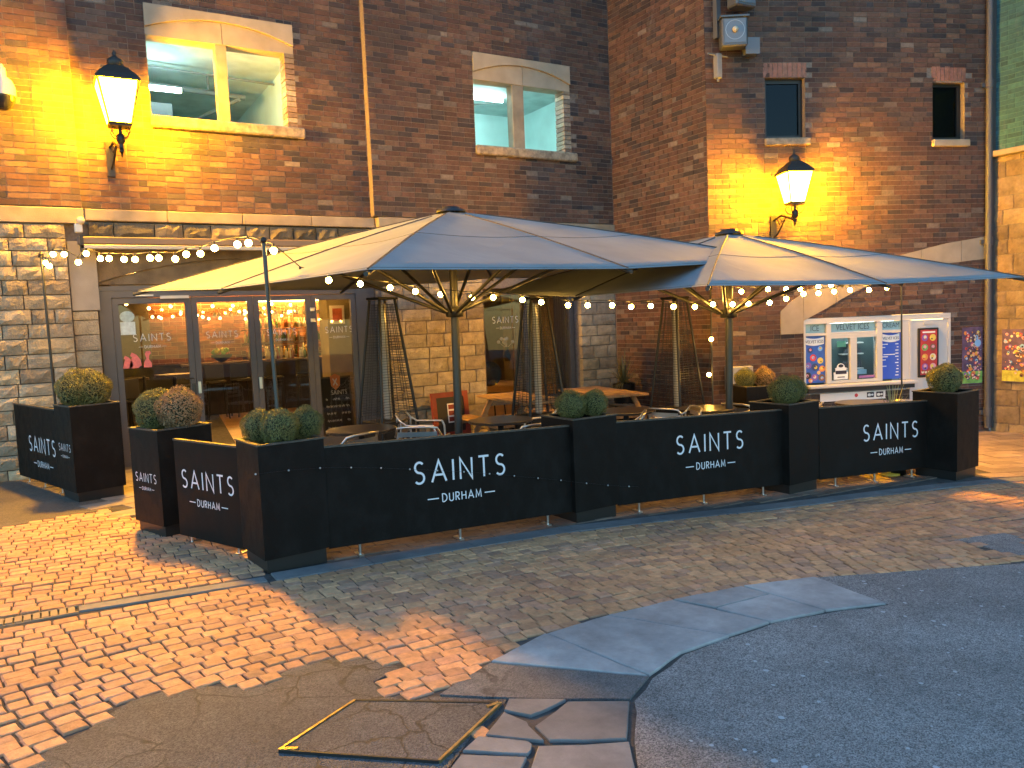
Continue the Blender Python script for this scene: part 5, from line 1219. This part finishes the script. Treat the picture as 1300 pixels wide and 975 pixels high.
# ================================================================== SMALL THINGS
t = thing('sign_board', 'red framed board with a small white and red label, propped behind the near mast', 'board', (5.36, 10.95, .02), .1)
T = Matrix.Rotation(-.1, 4, 'X'); b = MB(); M_RED = plain('red_paint', (.2,.025,.015), .6, var=.2)
b.box(-.33,-.25,0,.04,0,.68,T); b.box(.25,.33,0,.04,0,.68,T); b.box(-.25,.25,0,.04,.6,.68,T); b.box(-.25,.25,0,.04,0,.06,T); b.build('frame', M_RED, t)
b = MB(); b.box(-.25,.25,.012,.03,.06,.6,T); b.build('panel', M_DARK, t)
b = MB(); b.box(-.06,.14,.004,.010,.2,.5,T); lb = b.build('label_sheet', M_CLEAR, t)
b = MB()
for i in range(3): b.box(-.045,.125,.001,.003,.22+i*.095,.29+i*.095,T)
b.build('print', M_RED, lb)
def spiky(label, x, y, z, n, L_, m, up, pot=True):
    t = thing('spiky_plant', label, 'plant', (x, y, z)); r = random.Random(n)
    for i in range(n):
        a = r.uniform(0, 6.28); e = r.uniform(up, 1.45); l = L_*r.uniform(.7, 1.1); b = MB(); d = Vector((math.cos(a)*math.cos(e), math.sin(a)*math.cos(e), math.sin(e))); s = Vector((-math.sin(a), math.cos(a), 0)); vs = []
        for k in range(5):
            q = k/4; p = d*l*q+Vector((0,0,-.35*l*q*q*math.cos(e))); w = .014*(1-q*.9); vs += [p-s*w, p+s*w]
        b.add(vs, [(2*k, 2*k+1, 2*k+3, 2*k+2) for k in range(4)]); b.build('leaf', m, t)
    if pot:
        b = MB(); b.lathe([(.001,-z+gz(x,y)),(.14,-z+gz(x,y)),(.19,0),(.17,0),(.16,-.03),(.001,-.03)], 16); b.build('pot', M_BLACK, t)
M_SPIKE = plain('spiky_leaf', (.09,.085,.035), .5, var=.3); M_SPIKE2 = plain('pale_spiky_leaf', (.28,.27,.13), .5, var=.3)
spiky('dark spiky potted plant in the corner between stone pier and brick return wall', 8.42, 10.55, .62, 110, .62, M_SPIKE, .0)
spiky('pale spiky plant beside the ball planter at the right end', 8.45, 5.62, .40, 22, .50, M_SPIKE2, .7)
t = thing('meter_box', 'plain pale box fixed low on the brick wall behind the far mast', 'box', (*pathC(.42, .06)[:2], .55), R(-25))
b = MB(); b.bbox(-.22,.2,-.06,.05,0,.36,.01); b.build('case', plain('meter_grey', (.33,.31,.29), .5), t); b = MB(); b.box(-.19,.17,-.068,-.061,.03,.33); b.build('lid', bpy.data.materials['meter_grey'], t)
t = thing('light_can', 'low round yellow floor lamp under the third panel', 'lamp', (8.35, 5.6, gz(8.35,5.6)))
b = MB(); b.lathe([(.001,0),(.12,0),(.12,.02),(.05,.03),(.05,.09),(.12,.10),(.12,.12),(.001,.12)], 14); b.build('body', plain('yellow_drum', (.5,.33,.04), .5), t)

# ================================================================== FESTOON LIGHTS
def pole(label, p0, p1, r=.014):
    t = thing('light_pole', label, 'pole', p0, 0, 'thin poles carrying the festoon lights'); d = Vector(p1)-Vector(p0)
    b = MB(); b.tube([(0,0,0), d], r, 8); b.build('pole', M_MAST, t)
    b = MB(); b.lathe([(.001,-.02),(.028,-.02),(.028,.02),(.001,.03)], 8, tuple(d)); b.build('eye', M_BLACKM, t)
pole('thin black pole standing behind the panel by the stone pier', (.06,10.4,gz(.06,10.4)), (.04,10.23,2.69))
pole('leaning black pole rising from the nearest planter', (1.60,6.45,gz(1.6,6.45)), (1.60,6.62,2.49), .017)
pole('thin grey pole at the right end behind the end planter', (9.9,6.45,gz(9.9,6.45)), (9.9,6.45,2.03), .011)
pole('thin pole in front of the brick corner, carrying two hanging bulbs', (8.05,8.1,gz(8.05,8.1)), (8.05,8.1,2.1), .012)
b = MB(); b.sphere((0,0,-.045), .029, 10, 7); BUL = b.mesh('bulb'); BUL.materials.append(M_BULB)
b = MB(); b.tube([(0,0,-.025),(0,0,.012)], .011, 6); SOC = b.mesh('socket'); SOC.materials.append(M_BLACKM)
def festoon(label, path_pts, bulbs):
    t = thing('festoon_lights', label, 'string lights', (0,0,0), 0); b = MB(); b.tube(path_pts, .0045, 5); b.build('wire', M_BLACKM, t)
    P = [Vector(p) for p in path_pts]
    for p in bulbs:
        o = link('bulb', BUL, None, t, loc=p); s = link('socket', SOC, None, o)

fA = [(0.081, 10.118, 2.646), (0.108, 10.061, 2.607), (0.154, 9.997, 2.729), (0.254, 9.802, 2.711), (0.372, 9.55, 2.605), (0.446, 9.418, 2.684), (0.559, 9.172, 2.612), (0.628, 9.024, 2.599), (0.744, 8.771, 2.569), (0.826, 8.587, 2.552), (0.934, 8.341, 2.545), (0.993, 8.199, 2.532), (1.102, 7.931, 2.5), (1.174, 7.756, 2.527), (1.259, 7.532, 2.513), (1.343, 7.313, 2.54), (1.465, 6.962, 2.538), (1.519, 6.796, 2.533)]
fB = [(1.701, 6.713, 2.463), (1.965, 6.891, 2.287), (2.273, 7.075, 2.237), (2.641, 7.267, 2.211), (3.012, 7.435, 2.18), (3.342, 7.567, 2.144), (3.687, 7.689, 2.113), (4.07, 7.697, 2.073), (4.298, 7.626, 2.065), (4.612, 7.525, 2.028), (4.817, 7.457, 1.994), (5.112, 7.36, 1.949), (5.333, 7.288, 1.94), (5.611, 7.197, 1.93), (5.827, 7.124, 1.904), (6.055, 7.048, 1.905), (6.322, 6.958, 1.886), (6.574, 6.872, 1.876), (6.792, 6.8, 1.896), (7.035, 6.724, 1.887), (7.243, 6.672, 1.89), (7.525, 6.599, 1.89), (7.751, 6.543, 1.93), (7.99, 6.484, 1.98), (8.195, 6.429, 1.983), (8.414, 6.371, 1.996), (8.636, 6.311, 2.009), (8.902, 6.237, 2.001), (9.162, 6.166, 2.023)]
fC = [(7.395, 6.922, 2.042), (7.614, 6.871, 2.036), (7.77, 6.836, 2.061), (8.026, 6.774, 2.054), (8.229, 6.725, 2.048), (8.493, 6.661, 2.071), (8.678, 6.616, 2.086)]
fD = [(8.007, 8.061, 1.431), (7.942, 8.054, 0.939)]
def raise_(ps, a=None, b=None):
    q = [(p[0], p[1], p[2]+.012) for p in ps]
    return ([a] if a else [])+q+([b] if b else [])
TOPA, TOPB, TOPC = (.04,10.23,2.69), (1.60,6.62,2.49), (9.9,6.45,2.03)
festoon('festoon string of warm bulbs from the pole by the stone pier to the leaning pole', raise_(fA, TOPA, TOPB), fA)
festoon('long festoon string of warm bulbs from the leaning pole under both parasols to the right', raise_(fB, TOPB, TOPC), fB)
festoon('short festoon string of warm bulbs high under the far parasol', raise_(fC, (7.15,6.93,2.03), TOPC), fC)
festoon('two warm bulbs hanging down the thin pole before the brick corner', [(8.02,8.08,2.1),(8.02,8.08,1.43),(7.95,8.07,.9)], fD)

# ================================================================== chewing gum and grit on the tarmac
b = MB(); r = random.Random(4)
for i in range(280):
    u, v = r.uniform(2.0, 8.5), r.uniform(.6, 3.4)
    p = np.array([[u, v]])
    if not inpoly(p, P_ASPHR): continue
    q = r.uniform(.004, .016); n = 7; a0 = r.uniform(0, 6)
    vs = [(u+q*math.cos(a0+6.283*k/n)*r.uniform(.7, 1.2), v+q*math.sin(a0+6.283*k/n)*r.uniform(.7, 1.2), gz(u, v)-.003) for k in range(n)]
    b.add(vs, [tuple(range(n))])
b.build('gum_spots', plain('old_gum', (.42,.42,.42), .8), None, kind='stuff')

# the paved surfaces belong to the setting
for o in list(col.objects):
    if o.parent is None and o.get('category') in ('paving', 'kerb'):
        del o['category']; del o['label']; o['kind'] = 'structure'
